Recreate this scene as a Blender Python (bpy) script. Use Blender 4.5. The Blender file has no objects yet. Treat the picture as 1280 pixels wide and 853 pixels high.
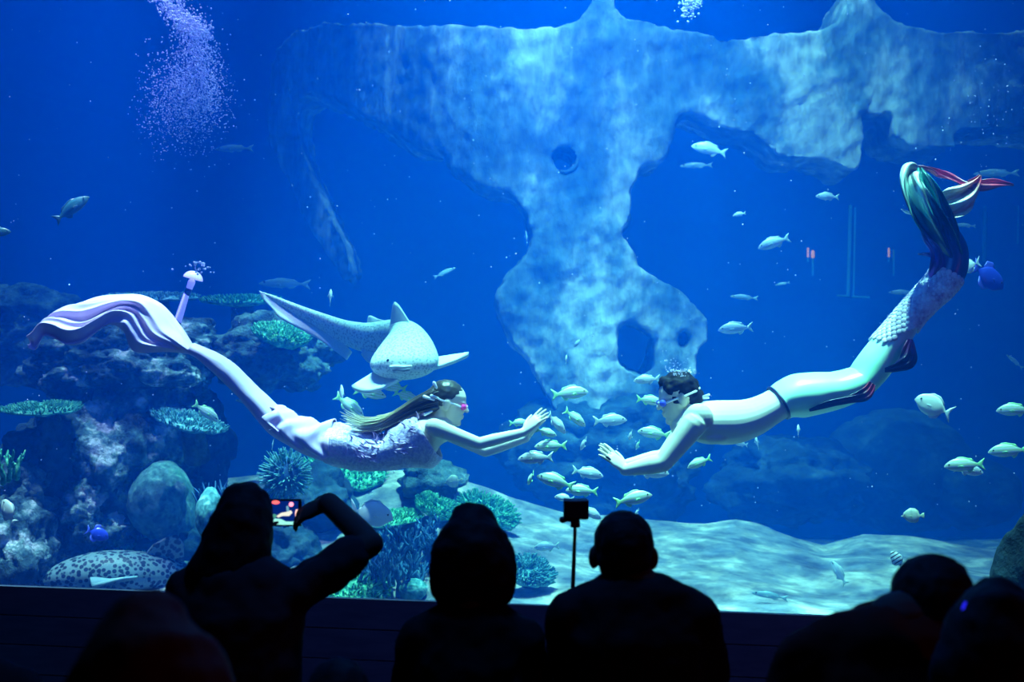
import bpy, bmesh, math, random
import numpy as np
from mathutils import Vector, Matrix, noise
random.seed(7)
R = math.radians
sc = bpy.context.scene
C = sc.collection
# ------------------------------------------------------------------ camera
F = 1400.0; CZ = 1.7            # focal length in pixels of the 1280 wide frame, eye height
def P(px, py, d):               # a point of the place seen at pixel (px, py), d metres in
    return Vector(((px-640)/F*d, d, CZ-(py-426.5)/F*d))
cd = bpy.data.cameras.new('camera'); cam = bpy.data.objects.new('camera', cd); C.objects.link(cam)
cam.location = (0, 0, CZ); cam.rotation_euler = (math.pi/2, 0, 0)
cd.sensor_width = 36; cd.lens = F/1280*36; cd.clip_end = 100
cd.dof.use_dof = True; cd.dof.focus_distance = 5.9; cd.dof.aperture_fstop = 2.8
sc.camera = cam
# ------------------------------------------------------------------ view, world, lights
vs = sc.view_settings
vs.view_transform = 'Standard'; vs.look = 'None'; vs.gamma = 1; vs.use_curve_mapping = False
vs.exposure = 0.2
sc.cycles.volume_bounces = 1; sc.cycles.max_bounces = 6; sc.cycles.use_denoising = True
w = bpy.data.worlds.new('world'); sc.world = w; w.use_nodes = True
w.node_tree.nodes['Background'].inputs[0].default_value = (.02, .12, 1, 1)
w.node_tree.nodes['Background'].inputs[1].default_value = .12
def light(name, kind, energy, col, loc=(0, 0, 6), target=None, **kw):
    d = bpy.data.lights.new(name, kind); o = bpy.data.objects.new(name, d); C.objects.link(o)
    d.energy = energy; d.color = col; o.location = loc
    if target is not None:
        o.rotation_euler = (Vector(target)-Vector(loc)).to_track_quat('-Z', 'Y').to_euler()
    for k, v in kw.items(): setattr(d, k, v)
    return o
light('sun', 'SUN', 2.7, (.34, .88, 1), (0.6, 6.2, 9), (0, 5.9, 0), angle=.012)
for x, e, col in ((-2.7, 10000, (.44, .70, 1)), (-1.55, 10000, (.42, .78, 1)), (-.4, 11000, (.36, .88, 1)), (.8, 11000, (.34, .9, 1)), (1.75, 9000, (.34, .9, 1)), (2.5, 7000, (.34, .9, 1))):
    light('show_spot', 'SPOT', e, col, (x, 6.05, 9.5), (x, 5.88, 1.3), spot_size=R(18), spot_blend=.6, shadow_soft_size=.08)
light('violet_spot', 'SPOT', 6000, (.46, .52, 1), (-2.5, 6.8, 9.5), (-2.75, 7.7, 0), spot_size=R(26), spot_blend=.8, shadow_soft_size=.1)
light('arch_spot', 'SPOT', 4300, (.34, .9, 1), (1.0, 6.4, 9.5), (1.3, 11.2, 4.0), spot_size=R(60), spot_blend=.9, shadow_soft_size=.1)
light('centre_spot', 'SPOT', 14500, (.30, .90, 1), (.25, 8.3, 9.5), (.35, 8.5, 0), spot_size=R(44), spot_blend=.9, shadow_soft_size=.1)
light('hall_fill', 'POINT', 170.0, (.03, .22, 1), (0, 3.1, 4.15), shadow_soft_size=.3)  # unseen blue fill light added to brighten the parapet
light('red_fill', 'POINT', 45.0, (1, .12, .04), (5.5, -.5, 2.6), shadow_soft_size=.15)  # unseen red fill light added to tint the viewers' backs
# ------------------------------------------------------------------ helpers
class Acc:
    def __init__(s): s.v = []; s.f = []; s.uv = {}
    def loft(s, pts, ru, rv, side=None, n=16, cap=True):
        """rings along pts; ru along the side axis, rv along the other."""
        pts = [Vector(p) for p in pts]; m = len(pts)
        ru = list(ru) if hasattr(ru, '__len__') else [ru]*m
        rv = list(rv) if hasattr(rv, '__len__') else [rv]*m
        tan = [(pts[min(i+1, m-1)]-pts[max(i-1, 0)]).normalized() for i in range(m)]
        if side is None:
            t = tan[0]; sd = t.orthogonal().normalized(); sides = []
            for t in tan:
                sd = (sd-t*sd.dot(t)).normalized(); sides.append(sd)
        else:
            side = Vector(side); sides = [(side-t*side.dot(t)).normalized() for t in tan]
        rings = []
        if cap:
            for a in (80, 55, 28):
                c_, s_ = math.cos(R(a)), math.sin(R(a))
                rings.append((pts[0]-tan[0]*min(ru[0], rv[0])*s_, tan[0], sides[0], ru[0]*c_, rv[0]*c_))
        for i in range(m): rings.append((pts[i], tan[i], sides[i], ru[i], rv[i]))
        if cap:
            for a in (28, 55, 80):
                c_, s_ = math.cos(R(a)), math.sin(R(a))
                rings.append((pts[-1]+tan[-1]*min(ru[-1], rv[-1])*s_, tan[-1], sides[-1], ru[-1]*c_, rv[-1]*c_))
        b = len(s.v)
        for p, t, sd, a, c in rings:
            u = t.cross(sd)
            for k in range(n):
                an = 2*math.pi*k/n
                s.v.append(p+sd*(a*math.cos(an))+u*(c*math.sin(an)))
        for i in range(len(rings)-1):
            for k in range(n):
                k2 = (k+1) % n
                s.f.append((b+i*n+k, b+i*n+k2, b+(i+1)*n+k2, b+(i+1)*n+k))
        s.f.append(tuple(b+k for k in range(n))[::-1])
        e = b+(len(rings)-1)*n
        s.f.append(tuple(e+k for k in range(n)))
        return s
    def tube(s, pts, r, n=10, cap=True): return s.loft(pts, r, r, None, n, cap)
    def cap2(s, a, ra, b, rb, n=14): return s.loft([a, b], [ra, rb], [ra, rb], None, n)
    def ell(s, c, r, M=None, nu=16, nv=10):
        b = len(s.v); c = Vector(c); M = M or Matrix.Identity(3)
        if not hasattr(r, '__len__'): r = (r, r, r)
        for j in range(1, nv):
            ph = math.pi*j/nv
            for i in range(nu):
                th = 2*math.pi*i/nu
                s.v.append(c+M @ Vector((r[0]*math.sin(ph)*math.cos(th), r[1]*math.sin(ph)*math.sin(th), r[2]*math.cos(ph))))
        t = len(s.v); s.v.append(c+M @ Vector((0, 0, r[2]))); s.v.append(c-M @ Vector((0, 0, r[2])))
        for j in range(nv-2):
            for i in range(nu):
                i2 = (i+1) % nu
                s.f.append((b+j*nu+i, b+(j+1)*nu+i, b+(j+1)*nu+i2, b+j*nu+i2))
        for i in range(nu):
            i2 = (i+1) % nu
            s.f.append((t, b+i, b+i2)); s.f.append((t+1, b+(nv-2)*nu+i2, b+(nv-2)*nu+i))
        return s
    def box(s, c, h, M=None):
        b = len(s.v); c = Vector(c); M = M or Matrix.Identity(3)
        for x in (-1, 1):
            for y in (-1, 1):
                for z in (-1, 1): s.v.append(c+M @ Vector((x*h[0], y*h[1], z*h[2])))
        for f in ((0, 1, 3, 2), (4, 6, 7, 5), (0, 4, 5, 1), (2, 3, 7, 6), (0, 2, 6, 4), (1, 5, 7, 3)): s.f.append(tuple(b+k for k in f))
        return s
    def plate(s, pts, th):
        """closed outline of 3D points given a thickness that thins at the rim"""
        pts = [Vector(p) for p in pts]; n = len(pts)
        c = sum(pts, Vector())/n
        nm = Vector()
        for i in range(n): nm += (pts[i]-c).cross(pts[(i+1) % n]-c)
        nm.normalize(); b = len(s.v)
        for p in pts: s.v.append(p)
        for k in (1, -1):
            for p in pts: s.v.append(c+(p-c)*.72+nm*(th*.5*k))
        for i in range(n):
            j = (i+1) % n
            s.f.append((b+i, b+j, b+n+j, b+n+i)); s.f.append((b+j, b+i, b+2*n+i, b+2*n+j))
        s.f.append(tuple(b+n+i for i in range(n))); s.f.append(tuple(b+2*n+i for i in range(n))[::-1])
        return s
    def sheet(s, grid):
        b = len(s.v); nr = len(grid); nc = len(grid[0])
        for i, r in enumerate(grid):
            for j, p in enumerate(r):
                s.uv[len(s.v)] = (i/(nr-1), j/(nc-1)); s.v.append(Vector(p))
        for i in range(nr-1):
            for j in range(nc-1): s.f.append((b+i*nc+j, b+i*nc+j+1, b+(i+1)*nc+j+1, b+(i+1)*nc+j))
        return s
    def mesh(s, name, smooth=True):
        me = bpy.data.meshes.new(name); me.from_pydata([tuple(v) for v in s.v], [], s.f)
        if s.uv:
            l = me.uv_layers.new(name='UVMap')
            for lp in me.loops: l.data[lp.index].uv = s.uv.get(lp.vertex_index, (0, 0))
        me.polygons.foreach_set('use_smooth', [smooth]*len(me.polygons)); me.update()
        return me
def remesh(acc, voxel, smooth=4, name='mesh'):
    me = acc if isinstance(acc, bpy.types.Mesh) else acc.mesh('tmp')
    o = bpy.data.objects.new('tmp', me); C.objects.link(o)
    m = o.modifiers.new('r', 'REMESH'); m.mode = 'VOXEL'; m.voxel_size = voxel
    if smooth:
        q = o.modifiers.new('s', 'SMOOTH'); q.factor = .5; q.iterations = smooth
    dg = bpy.context.evaluated_depsgraph_get()
    out = bpy.data.meshes.new_from_object(o.evaluated_get(dg)); out.name = name
    bpy.data.objects.remove(o); bpy.data.meshes.remove(me)
    out.polygons.foreach_set('use_smooth', [True]*len(out.polygons))
    return out
def obj(name, me, m=None, parent=None, kind=None):
    if isinstance(me, Acc): me = me.mesh(name)
    o = bpy.data.objects.new(name, me); C.objects.link(o)
    if m is not None:
        me.materials.clear(); me.materials.append(m)
    if parent is not None: o.parent = parent; o.matrix_parent_inverse = parent.matrix_world.inverted()
    if kind: o['kind'] = kind
    return o
def tag(o, label, cat, group=None):
    o['label'] = label; o['category'] = cat
    if group: o['group'] = group
    return o
def thing(name, label, cat, loc=(0, 0, 0), group=None):
    o = bpy.data.objects.new(name, None); C.objects.link(o); o.empty_display_size = .1
    o.location = loc; o.matrix_world = Matrix.Translation(Vector(loc))
    return tag(o, label, cat, group)
def struct(name, me, m, label=None):
    o = obj(name, me, m); o['kind'] = 'structure'
    if label: o['label'] = label
    return o
def solid(o, th, sub=0):
    q = o.modifiers.new('solid', 'SOLIDIFY'); q.thickness = th; q.offset = 0
    if sub:
        u = o.modifiers.new('sub', 'SUBSURF'); u.levels = sub; u.render_levels = sub
    return o
def displace(me, amp, scale, octaves=4, ridged=False, seed=0):
    n = len(me.vertices); co = np.empty(n*3); me.vertices.foreach_get('co', co); co = co.reshape(-1, 3)
    no = np.empty(n*3); me.vertices.foreach_get('normal', no); no = no.reshape(-1, 3)
    d = np.empty(n); off = Vector((seed*3.1, seed*1.7, seed*2.3))
    for i in range(n):
        p = Vector(co[i])*scale+off
        d[i] = noise.fractal(p, 1.0, 2.1, octaves)
        if ridged: d[i] = .5-abs(d[i])*1.6
    co += no*(d*amp)[:, None]
    me.vertices.foreach_set('co', co.ravel()); me.update()
    return me
def interp(x, xs, ys):
    return float(np.interp(x, xs, ys))
def spline(pts, n):
    """Catmull-Rom through tuples of any length, n samples"""
    p = [np.array(q, float) for q in pts]; m = len(p); out = []
    for i in range(n):
        t = i/(n-1)*(m-1); k = min(int(t), m-2); u = t-k
        a, b, c, d = p[max(k-1, 0)], p[k], p[k+1], p[min(k+2, m-1)]
        out.append(.5*((2*b)+(c-a)*u+(2*a-5*b+4*c-d)*u*u+(3*b-a-3*c+d)*u**3))
    return out
def frame(x, up):
    x = Vector(x).normalized(); up = Vector(up); y = up.cross(x).normalized(); z = x.cross(y)
    return Matrix((x, y, z)).transposed()
# ------------------------------------------------------------------ materials
def new_mat(name):
    m = bpy.data.materials.new(name); m.use_nodes = True
    return m, m.node_tree, m.node_tree.nodes['Principled BSDF']
def plain(name, col, rough=.7, emit=None, es=1.0, metal=0, spec=.5):
    m, nt, b = new_mat(name)
    b.inputs['Base Color'].default_value = (*col, 1); b.inputs['Roughness'].default_value = rough
    b.inputs['Metallic'].default_value = metal; b.inputs['Specular IOR Level'].default_value = spec
    if emit:
        b.inputs['Emission Color'].default_value = (*emit, 1); b.inputs['Emission Strength'].default_value = es
    return m
def ramp(nt, fac, stops):
    r = nt.nodes.new('ShaderNodeValToRGB'); e = r.color_ramp.elements
    while len(e) < len(stops): e.new(.5)
    for i, (p, c) in enumerate(stops): e[i].position = p; e[i].color = (*c, 1)
    nt.links.new(fac, r.inputs[0]); return r.outputs[0]
def coords(nt, kind='Object', scale=None):
    t = nt.nodes.new('ShaderNodeTexCoord').outputs[kind]
    if scale is not None:
        mp = nt.nodes.new('ShaderNodeMapping'); mp.inputs['Scale'].default_value = scale
        nt.links.new(t, mp.inputs[0]); t = mp.outputs[0]
    return t
def noise_tex(nt, vec, scale, detail=6, rough=.6):
    n = nt.nodes.new('ShaderNodeTexNoise'); n.inputs['Scale'].default_value = scale
    n.inputs['Detail'].default_value = detail; n.inputs['Roughness'].default_value = rough
    nt.links.new(vec, n.inputs['Vector']); return n.outputs['Fac']
def bump(nt, b, h, strength, dist=.02):
    n = nt.nodes.new('ShaderNodeBump'); n.inputs['Strength'].default_value = strength; n.inputs['Distance'].default_value = dist
    nt.links.new(h, n.inputs['Height']); nt.links.new(n.outputs[0], b.inputs['Normal'])
def mix(nt, f, a, b_, mode='MIX'):
    n = nt.nodes.new('ShaderNodeMix'); n.data_type = 'RGBA'; n.blend_type = mode
    for i, v in ((0, f), (6, a), (7, b_)):
        if isinstance(v, (int, float)): n.inputs[i].default_value = v
        elif isinstance(v, tuple): n.inputs[i].default_value = (*v, 1)
        else: nt.links.new(v, n.inputs[i])
    return n.outputs[2]
def mottled(name, stops, scale, rough=.85, bs=.5, bd=.03, detail=8, kind='Object', vscale=None, fine=None, fmix=.45):
    m, nt, b = new_mat(name)
    v = coords(nt, kind, vscale); f = noise_tex(nt, v, scale, detail, .62)
    col = ramp(nt, f, stops)
    h = f
    if fine:
        f2 = noise_tex(nt, v, fine, 6, .6)
        col = mix(nt, fmix, col, ramp(nt, f2, [(.35, (.05, .05, .05)), (.65, (1, 1, 1))]), 'MULTIPLY'); h = f2
    nt.links.new(col, b.inputs['Base Color']); b.inputs['Roughness'].default_value = rough
    b.inputs['Specular IOR Level'].default_value = .2
    bump(nt, b, h, bs, bd)
    return m
M_rock = mottled('reef_rock', [(.40, (.010, .035, .055)), (.50, (.06, .15, .18)), (.56, (.26, .42, .42)), (.61, (.85, .88, .95))], 4.2, fine=26, bs=1, bd=.05)
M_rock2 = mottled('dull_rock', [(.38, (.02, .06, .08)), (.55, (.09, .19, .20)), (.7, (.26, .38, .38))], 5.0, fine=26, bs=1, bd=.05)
M_arch = mottled('pale_rock', [(.38, (.07, .18, .26)), (.5, (.23, .35, .42)), (.60, (.74, .78, .78))], 1.5, fine=9, bs=.8, bd=.04, vscale=(1, 1, .5))
M_sand = mottled('pale_sand', [(.36, (.12, .15, .22)), (.5, (.27, .29, .33)), (.62, (.60, .56, .52))], 2.4, fine=7, fmix=.6, bs=.7, bd=.04)
M_green = mottled('green_coral', [(.35, (.015, .14, .08)), (.55, (.07, .42, .25)), (.7, (.40, .85, .50))], 22, bs=.8, bd=.01)
M_teal = mottled('teal_coral', [(.35, (.02, .13, .16)), (.55, (.10, .34, .36)), (.7, (.42, .78, .75))], 18, bs=.8, bd=.01)
M_bluec = mottled('blue_coral', [(.35, (.015, .06, .16)), (.6, (.06, .22, .38)), (.72, (.4, .7, .75))], 9, bs=.6, bd=.01)
M_brain = mottled('brain_coral_skin', [(.35, (.03, .10, .12)), (.6, (.12, .30, .30)), (.75, (.45, .65, .6))], 20, bs=.9, bd=.01)
M_paint = plain('tank_paint', (.002, .04, .26), .9)
M_deep = mottled('shaded_rock', [(.38, (.008, .03, .05)), (.55, (.02, .07, .10)), (.7, (.06, .14, .18))], 4, fine=20, bs=.8)  # darker copy of the rock, shade put into its colour
M_dark = plain('hall_dark', (.02, .022, .03), .9)
M_plank = mottled('dark_plank', [(.3, (.05, .07, .12)), (.7, (.09, .11, .17))], 3, vscale=(1, 8, 8), bs=.2, bd=.004, rough=.6)
M_skin = plain('skin', (.74, .66, .56), .6, spec=.2)
M_skin2 = plain('skin_tan', (.66, .60, .50), .6, spec=.2)
M_eye = plain('dark_eye', (.01, .01, .015), .2)
M_black = plain('black_plastic', (.006, .006, .007), .5)
# ------------------------------------------------------------------ structure: hall and tank
XL, XR, YB, ZT, ZB = -8.5, 7.5, 16.0, 6.8, -1.2
def gy(x): return 4.6-.155*x                      # the window stands at a slight angle to the lens
def prism(pts, z0, z1):
    a = Acc(); n = len(pts)
    a.v = [Vector((x, y, z0)) for x, y in pts]+[Vector((x, y, z1)) for x, y in pts]
    a.f = [tuple(range(n))[::-1], tuple(range(n, 2*n))]+[(i, (i+1) % n, n+(i+1) % n, n+i) for i in range(n)]
    return a.mesh('prism', False)
struct('wall_back', prism([(XL-.2, YB), (XR+.2, YB), (XR+.2, YB+.2), (XL-.2, YB+.2)], ZB, ZT+.3), M_paint)
struct('wall_left', prism([(XL-.2, gy(XL)+.05), (XL, gy(XL)+.05), (XL, YB), (XL-.2, YB)], ZB, ZT+.3), M_paint)
struct('wall_right', prism([(XR, gy(XR)+.05), (XR+.2, gy(XR)+.05), (XR+.2, YB), (XR, YB)], ZB, ZT+.3), M_paint)
def slab(x0, x1, off0, off1, z0, z1):
    return prism([(x0, gy(x0)+off0), (x1, gy(x1)+off0), (x1, gy(x1)+off1), (x0, gy(x0)+off1)], z0, z1)
SILL = .640
struct('wall_front', slab(XL, XR, -.075, 0, ZB, SILL-.035), M_dark, 'low dark parapet under the tank window')
wf = bpy.data.objects['wall_front']
for k in range(5):
    z1 = SILL-k*.126; z0 = z1-.121
    a = slab(-3.6, 3.2, -.10, -.077, z0, z1)
    obj('plank', a, M_plank, wf)
struct('wall_top', slab(XL, XR, -.3, 0, 4.3, ZT), M_dark)
hall = [(-7, -4), (7, -4), (7, gy(7)-.1), (-7, gy(-7)-.1)]
struct('ceiling', prism(hall, 4.3, 4.5), M_dark)
struct('floor', prism(hall, -.2, 0), M_dark)
struct('wall_hall_left', prism([(-7.2, -4), (-7, -4), (-7, gy(-7)-.1), (-7.2, gy(-7)-.1)], 0, 4.3), M_dark)
struct('wall_hall_right', prism([(7, -4), (7.2, -4), (7.2, gy(7)-.1), (7, gy(7)-.1)], 0, 4.3), M_dark)
struct('wall_hall_back', prism([(-7, -4.2), (7, -4.2), (7, -4), (-7, -4)], 0, 4.3), M_dark)
# acrylic window
gm = bpy.data.materials.new('acrylic'); gm.use_nodes = True; nt = gm.node_tree; nt.nodes.clear()
o_ = nt.nodes.new('ShaderNodeOutputMaterial'); tr = nt.nodes.new('ShaderNodeBsdfTransparent'); gl = nt.nodes.new('ShaderNodeBsdfGlossy')
tr.inputs[0].default_value = (.96, .99, 1, 1); gl.inputs['Roughness'].default_value = .02
mx = nt.nodes.new('ShaderNodeMixShader'); mx.inputs[0].default_value = .03
nt.links.new(tr.outputs[0], mx.inputs[1]); nt.links.new(gl.outputs[0], mx.inputs[2]); nt.links.new(mx.outputs[0], o_.inputs[0])
win = struct('window_1', slab(XL, XR, -.07, -.01, SILL-.034, 4.3), gm, 'wide clear acrylic viewing window of the aquarium')
# water
wm = bpy.data.materials.new('water'); wm.use_nodes = True; nt = wm.node_tree; nt.nodes.clear()
o_ = nt.nodes.new('ShaderNodeOutputMaterial')
s_ = nt.nodes.new('ShaderNodeVolumeScatter'); a_ = nt.nodes.new('ShaderNodeVolumeAbsorption'); ad = nt.nodes.new('ShaderNodeAddShader')
s_.inputs['Color'].default_value = (.0, .15, 1, 1); s_.inputs['Density'].default_value = .085
a_.inputs['Color'].default_value = (.25, .70, .93, 1); a_.inputs['Density'].default_value = .10
nt.links.new(s_.outputs[0], ad.inputs[0]); nt.links.new(a_.outputs[0], ad.inputs[1]); nt.links.new(ad.outputs[0], o_.inputs['Volume'])
wat = struct('water', slab(XL+.002, XR-.002, .0, .01, ZB, ZT), wm, 'clear deep blue tank water')
me = wat.data
for v in me.vertices:
    if v.co.y > gy(v.co.x)+.005: v.co.y = YB-.002
me.update(); wat['kind'] = 'stuff'
# flat unseen water surface; caustic light pattern painted into its transparency
sm = bpy.data.materials.new('water_surface'); sm.use_nodes = True; nt = sm.node_tree; nt.nodes.clear()
o_ = nt.nodes.new('ShaderNodeOutputMaterial'); tr = nt.nodes.new('ShaderNodeBsdfTransparent')
v = coords(nt, 'Object'); n1 = nt.nodes.new('ShaderNodeTexNoise'); n1.inputs['Scale'].default_value = 3; n1.inputs['Detail'].default_value = 2
nt.links.new(v, n1.inputs['Vector'])
va = nt.nodes.new('ShaderNodeVectorMath'); va.operation = 'ADD'; nt.links.new(v, va.inputs[0]); nt.links.new(n1.outputs['Color'], va.inputs[1])
vo = nt.nodes.new('ShaderNodeTexVoronoi'); vo.feature = 'SMOOTH_F1'; vo.inputs['Scale'].default_value = 5.0
nt.links.new(va.outputs[0], vo.inputs['Vector'])
nt.links.new(ramp(nt, vo.outputs['Distance'], [(.1, (.52, .52, .52)), (.45, (.75, .75, .75)), (.7, (1, 1, 1))]), tr.inputs[0])
nt.links.new(tr.outputs[0], o_.inputs[0])
ws = Acc(); ws.v = [Vector((XL, gy(XL), ZT+.02)), Vector((XR, gy(XR), ZT+.02)), Vector((XR, YB, ZT+.02)), Vector((XL, YB, ZT+.02))]; ws.f = [(0, 1, 2, 3)]
struct('water_surface', ws, sm, 'water surface above the tank with a painted light-ripple pattern')
# sand bed
CREST = [(-400, 650), (0, 640), (250, 600), (400, 592), (480, 588), (560, 590), (640, 625), (700, 640), (800, 650), (920, 650), (980, 668), (1030, 680), (1080, 670), (1150, 675), (1240, 685), (1700, 690)]
YC = 9.2
CX = [(a-640)/F*YC for a, b in CREST]; CH = [CZ-(b-426.5)/F*YC for a, b in CREST]
def bed(x, y):
    zc = interp(x*YC/max(y, 6.0) if y < YC else x, CX, CH)
    if y <= YC:
        t = max(0, min(1, (y-6.7)/(YC-6.7))); z = .06+(zc-.06)*t
    else:
        z = max(ZB+.1, zc-(y-YC)*.35-(y-YC)**2*.5)
    z += .035*noise.fractal(Vector((x*1.1, y*1.1, 3)), 1, 2, 3)
    z += .012*math.sin(5*y+6*x+3*noise.noise(Vector((x, y, 0))))
    return z
ga = []
ys = np.concatenate([np.linspace(0, 1, 140)*5.2, 5.2+np.linspace(0.02, 1, 30)*7.5])
for t in ys:
    row = []
    for x in np.concatenate([np.linspace(XL, -4.2, 14), np.linspace(-4.1, 4.1, 150), np.linspace(4.2, XR, 12)]):
        y = min(gy(x)+.01+t, YB); row.append((x, y, bed(x, y)))
    ga.append(row)
def on_bed(px, py):
    for k in range(200):
        d = 5+k*.022; p = P(px, py, d)
        if p.z <= bed(p.x, p.y): return d
    return 9.0
M_bounce_cut = mottled('bounce_cut_dark', [(.4, (.02, .03, .04)), (.6, (.06, .08, .09))], 30, bs=.8, bd=.02)
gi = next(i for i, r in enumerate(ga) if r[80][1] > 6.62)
struct('floor_bounce_cut', Acc().sheet(ga[:gi+1]), M_bounce_cut, 'unseen dark bed strip added to cut bounce light under the swimmers')  # dark strip added out of view to deepen shade under the swimmers
struct('floor_sand', Acc().sheet(ga[gi:]), M_sand, 'pale rippled sand bed of the tank')
# ------------------------------------------------------------------ the big rock arch
def px_outline_mesh(outline, holes, depth, thick, voxel):
    cu = bpy.data.curves.new('tmp', 'CURVE'); cu.dimensions = '2D'; cu.fill_mode = 'BOTH'; cu.extrude = .5
    for poly in [outline]+holes:
        s = cu.splines.new('POLY'); s.points.add(len(poly)-1); s.use_cyclic_u = True
        for p, (x, y) in zip(s.points, poly): p.co = (x/100, -y/100, 0, 1)
    o = bpy.data.objects.new('tmp', cu); C.objects.link(o)
    dg = bpy.context.evaluated_depsgraph_get(); me = bpy.data.meshes.new_from_object(o.evaluated_get(dg))
    bpy.data.objects.remove(o); bpy.data.curves.remove(cu)
    bm = bmesh.new(); bm.from_mesh(me); bmesh.ops.remove_doubles(bm, verts=bm.verts, dist=1e-5); bm.to_mesh(me); bm.free()
    me = remesh(me, voxel, 2)
    for v in me.vertices:                     # real place: outline at its own depth, with real thickness
        px, py = v.co.x*100, -v.co.y*100; d = depth(px)
        q = P(px, py, d); q.y = d-v.co.z*thick; v.co = q
    me.update()
    return me
arch_out = [(345, 110), (352, 75), (375, 50), (410, 40), (450, 41), (510, 45), (560, 49), (640, 49), (700, 47), (722, 40), (737, 10), (750, 5), (763, 8), (768, 25), (778, 38), (800, 40), (830, 52), (860, 53), (900, 62), (930, 58), (990, 55), (1030, 45), (1042, 15), (1050, 3), (1070, 5), (1080, 25), (1110, 45), (1150, 52), (1280, 50), (1400, 45),
            (1400, 195), (1330, 190), (1280, 178), (1250, 172), (1200, 172), (1178, 175), (1175, 195), (1120, 193), (1100, 180), (1098, 155), (1092, 148), (1088, 157), (1065, 157), (1066, 195), (1060, 218), (1050, 223), (1030, 215), (1005, 207), (985, 210), (960, 205), (945, 190), (930, 180), (900, 172), (870, 158), (850, 151), (838, 158), (830, 170), (828, 190), (815, 215), (795, 218), (787, 240), (785, 275), (770, 295), (772, 303), (785, 320), (795, 340), (830, 360), (862, 385), (877, 405), (875, 425), (862, 445), (858, 480), (850, 520), (800, 540), (760, 530), (720, 535), (690, 510), (668, 470), (660, 452), (640, 430), (622, 390), (625, 365), (640, 340), (660, 320), (665, 300), (655, 270), (640, 250), (600, 240), (565, 215), (560, 195), (520, 190), (480, 165), (440, 140), (400, 125), (382, 135), (380, 160), (385, 185), (400, 230), (420, 270), (440, 310), (446, 345), (436, 352), (415, 320), (385, 270), (362, 220), (346, 180)]
arch_holes = [[(692, 200), (702, 194), (712, 200), (714, 208), (706, 217), (694, 213)],
              [(768, 410), (785, 403), (800, 412), (815, 420), (814, 445), (806, 470), (780, 462), (768, 448)],
              [(842, 414), (852, 413), (853, 428), (847, 436), (840, 430)]]
am = px_outline_mesh(arch_out, arch_holes, lambda px: 11.2+max(0, 640-px)**2*4.2e-5+max(0, px-900)*.002, .9, .045)
displace(am, .06, 1.1, 4, seed=2); displace(am, .028, 8, 5, seed=5)
tag(obj('rock_arch', am, M_arch), 'huge pale mottled rock arch with a thick central pillar', 'rock arch')
# ------------------------------------------------------------------ reef rocks
ICO = {}
def ico(sub):
    if sub not in ICO:
        bm = bmesh.new(); bmesh.ops.create_icosphere(bm, subdivisions=sub, radius=1)
        me = bpy.data.meshes.new('ico'); bm.to_mesh(me); bm.free(); ICO[sub] = me
    return ICO[sub].copy()
def boulder(name, px, py, d, rx, ry, rd, label, m=None, amp=.35, sub=5, seed=1, cat='rock', rz=0, sc1=1.5):
    d = d or on_bed(px, py+ry*.8); c = P(px, py, d); k = d/F
    me = ico(sub); me.polygons.foreach_set('use_smooth', [True]*len(me.polygons))
    displace(me, amp, sc1, 3, seed=seed); displace(me, amp*.28, sc1*3.2, 5, True, seed=seed+9)
    M = Matrix.Rotation(R(rz), 4, 'Y') @ Matrix.Diagonal((rx*k, rd, ry*k, 1))
    me.transform(M)
    o = obj(name, me, m or M_rock); o.location = c
    return tag(o, label, cat)
boulder('reef_rock', 25, 420, 9.3, 95, 62, .6, 'dim algae-covered rock mass at the upper end of the reef, far from the glass', M_rock2, seed=3)
boulder('reef_rock', 170, 452, 8.2, 115, 58, .55, 'broad overhanging reef rock right under the woman\'s tail fin', M_rock, seed=11, sub=6)
boulder('reef_rock', 345, 440, 8.4, 74, 46, .5, 'rounded reef rock topped with green coral beneath the spotted shark\'s tail', M_rock2, seed=21)
boulder('reef_rock', 150, 590, 8.0, 98, 118, .55, 'tall reef rock column with white encrusted patches', M_rock, seed=8, amp=.28, sub=6)
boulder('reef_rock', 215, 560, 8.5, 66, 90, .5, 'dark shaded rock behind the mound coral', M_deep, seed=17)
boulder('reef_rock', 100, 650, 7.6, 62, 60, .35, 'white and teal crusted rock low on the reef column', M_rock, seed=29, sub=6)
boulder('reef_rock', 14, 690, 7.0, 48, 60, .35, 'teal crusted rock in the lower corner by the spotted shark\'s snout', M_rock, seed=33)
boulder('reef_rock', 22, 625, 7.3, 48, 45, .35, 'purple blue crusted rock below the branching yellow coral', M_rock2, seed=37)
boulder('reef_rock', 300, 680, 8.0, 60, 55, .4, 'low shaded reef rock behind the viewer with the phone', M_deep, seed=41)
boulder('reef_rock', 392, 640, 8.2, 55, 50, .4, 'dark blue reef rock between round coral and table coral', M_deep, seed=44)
boulder('reef_rock', 590, 660, None, 26, 20, .12, 'small whitish stone under the green plate coral', M_arch, seed=47, sub=4)
boulder('reef_rock', 540, 600, None, 40, 24, .3, 'dark oval rock on the violet sand below the woman', M_rock2, seed=48, sub=4)
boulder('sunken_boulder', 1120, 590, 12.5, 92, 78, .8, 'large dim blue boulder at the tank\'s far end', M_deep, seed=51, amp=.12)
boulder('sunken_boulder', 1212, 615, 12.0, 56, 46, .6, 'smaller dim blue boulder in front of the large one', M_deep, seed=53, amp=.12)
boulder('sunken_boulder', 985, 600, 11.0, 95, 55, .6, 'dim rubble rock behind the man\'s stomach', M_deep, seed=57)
boulder('sunken_boulder', 755, 570, 10.9, 120, 78, .6, 'hazy rock at the foot of the arch pillar', M_deep, seed=59)  # dark rock added in place of the pillar's shaded, hazy foot
boulder('reef_rock', 95, 700, 7.75, 105, 42, .4, 'low dark rock bed under the white crusted rock', M_deep, seed=71)
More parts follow.
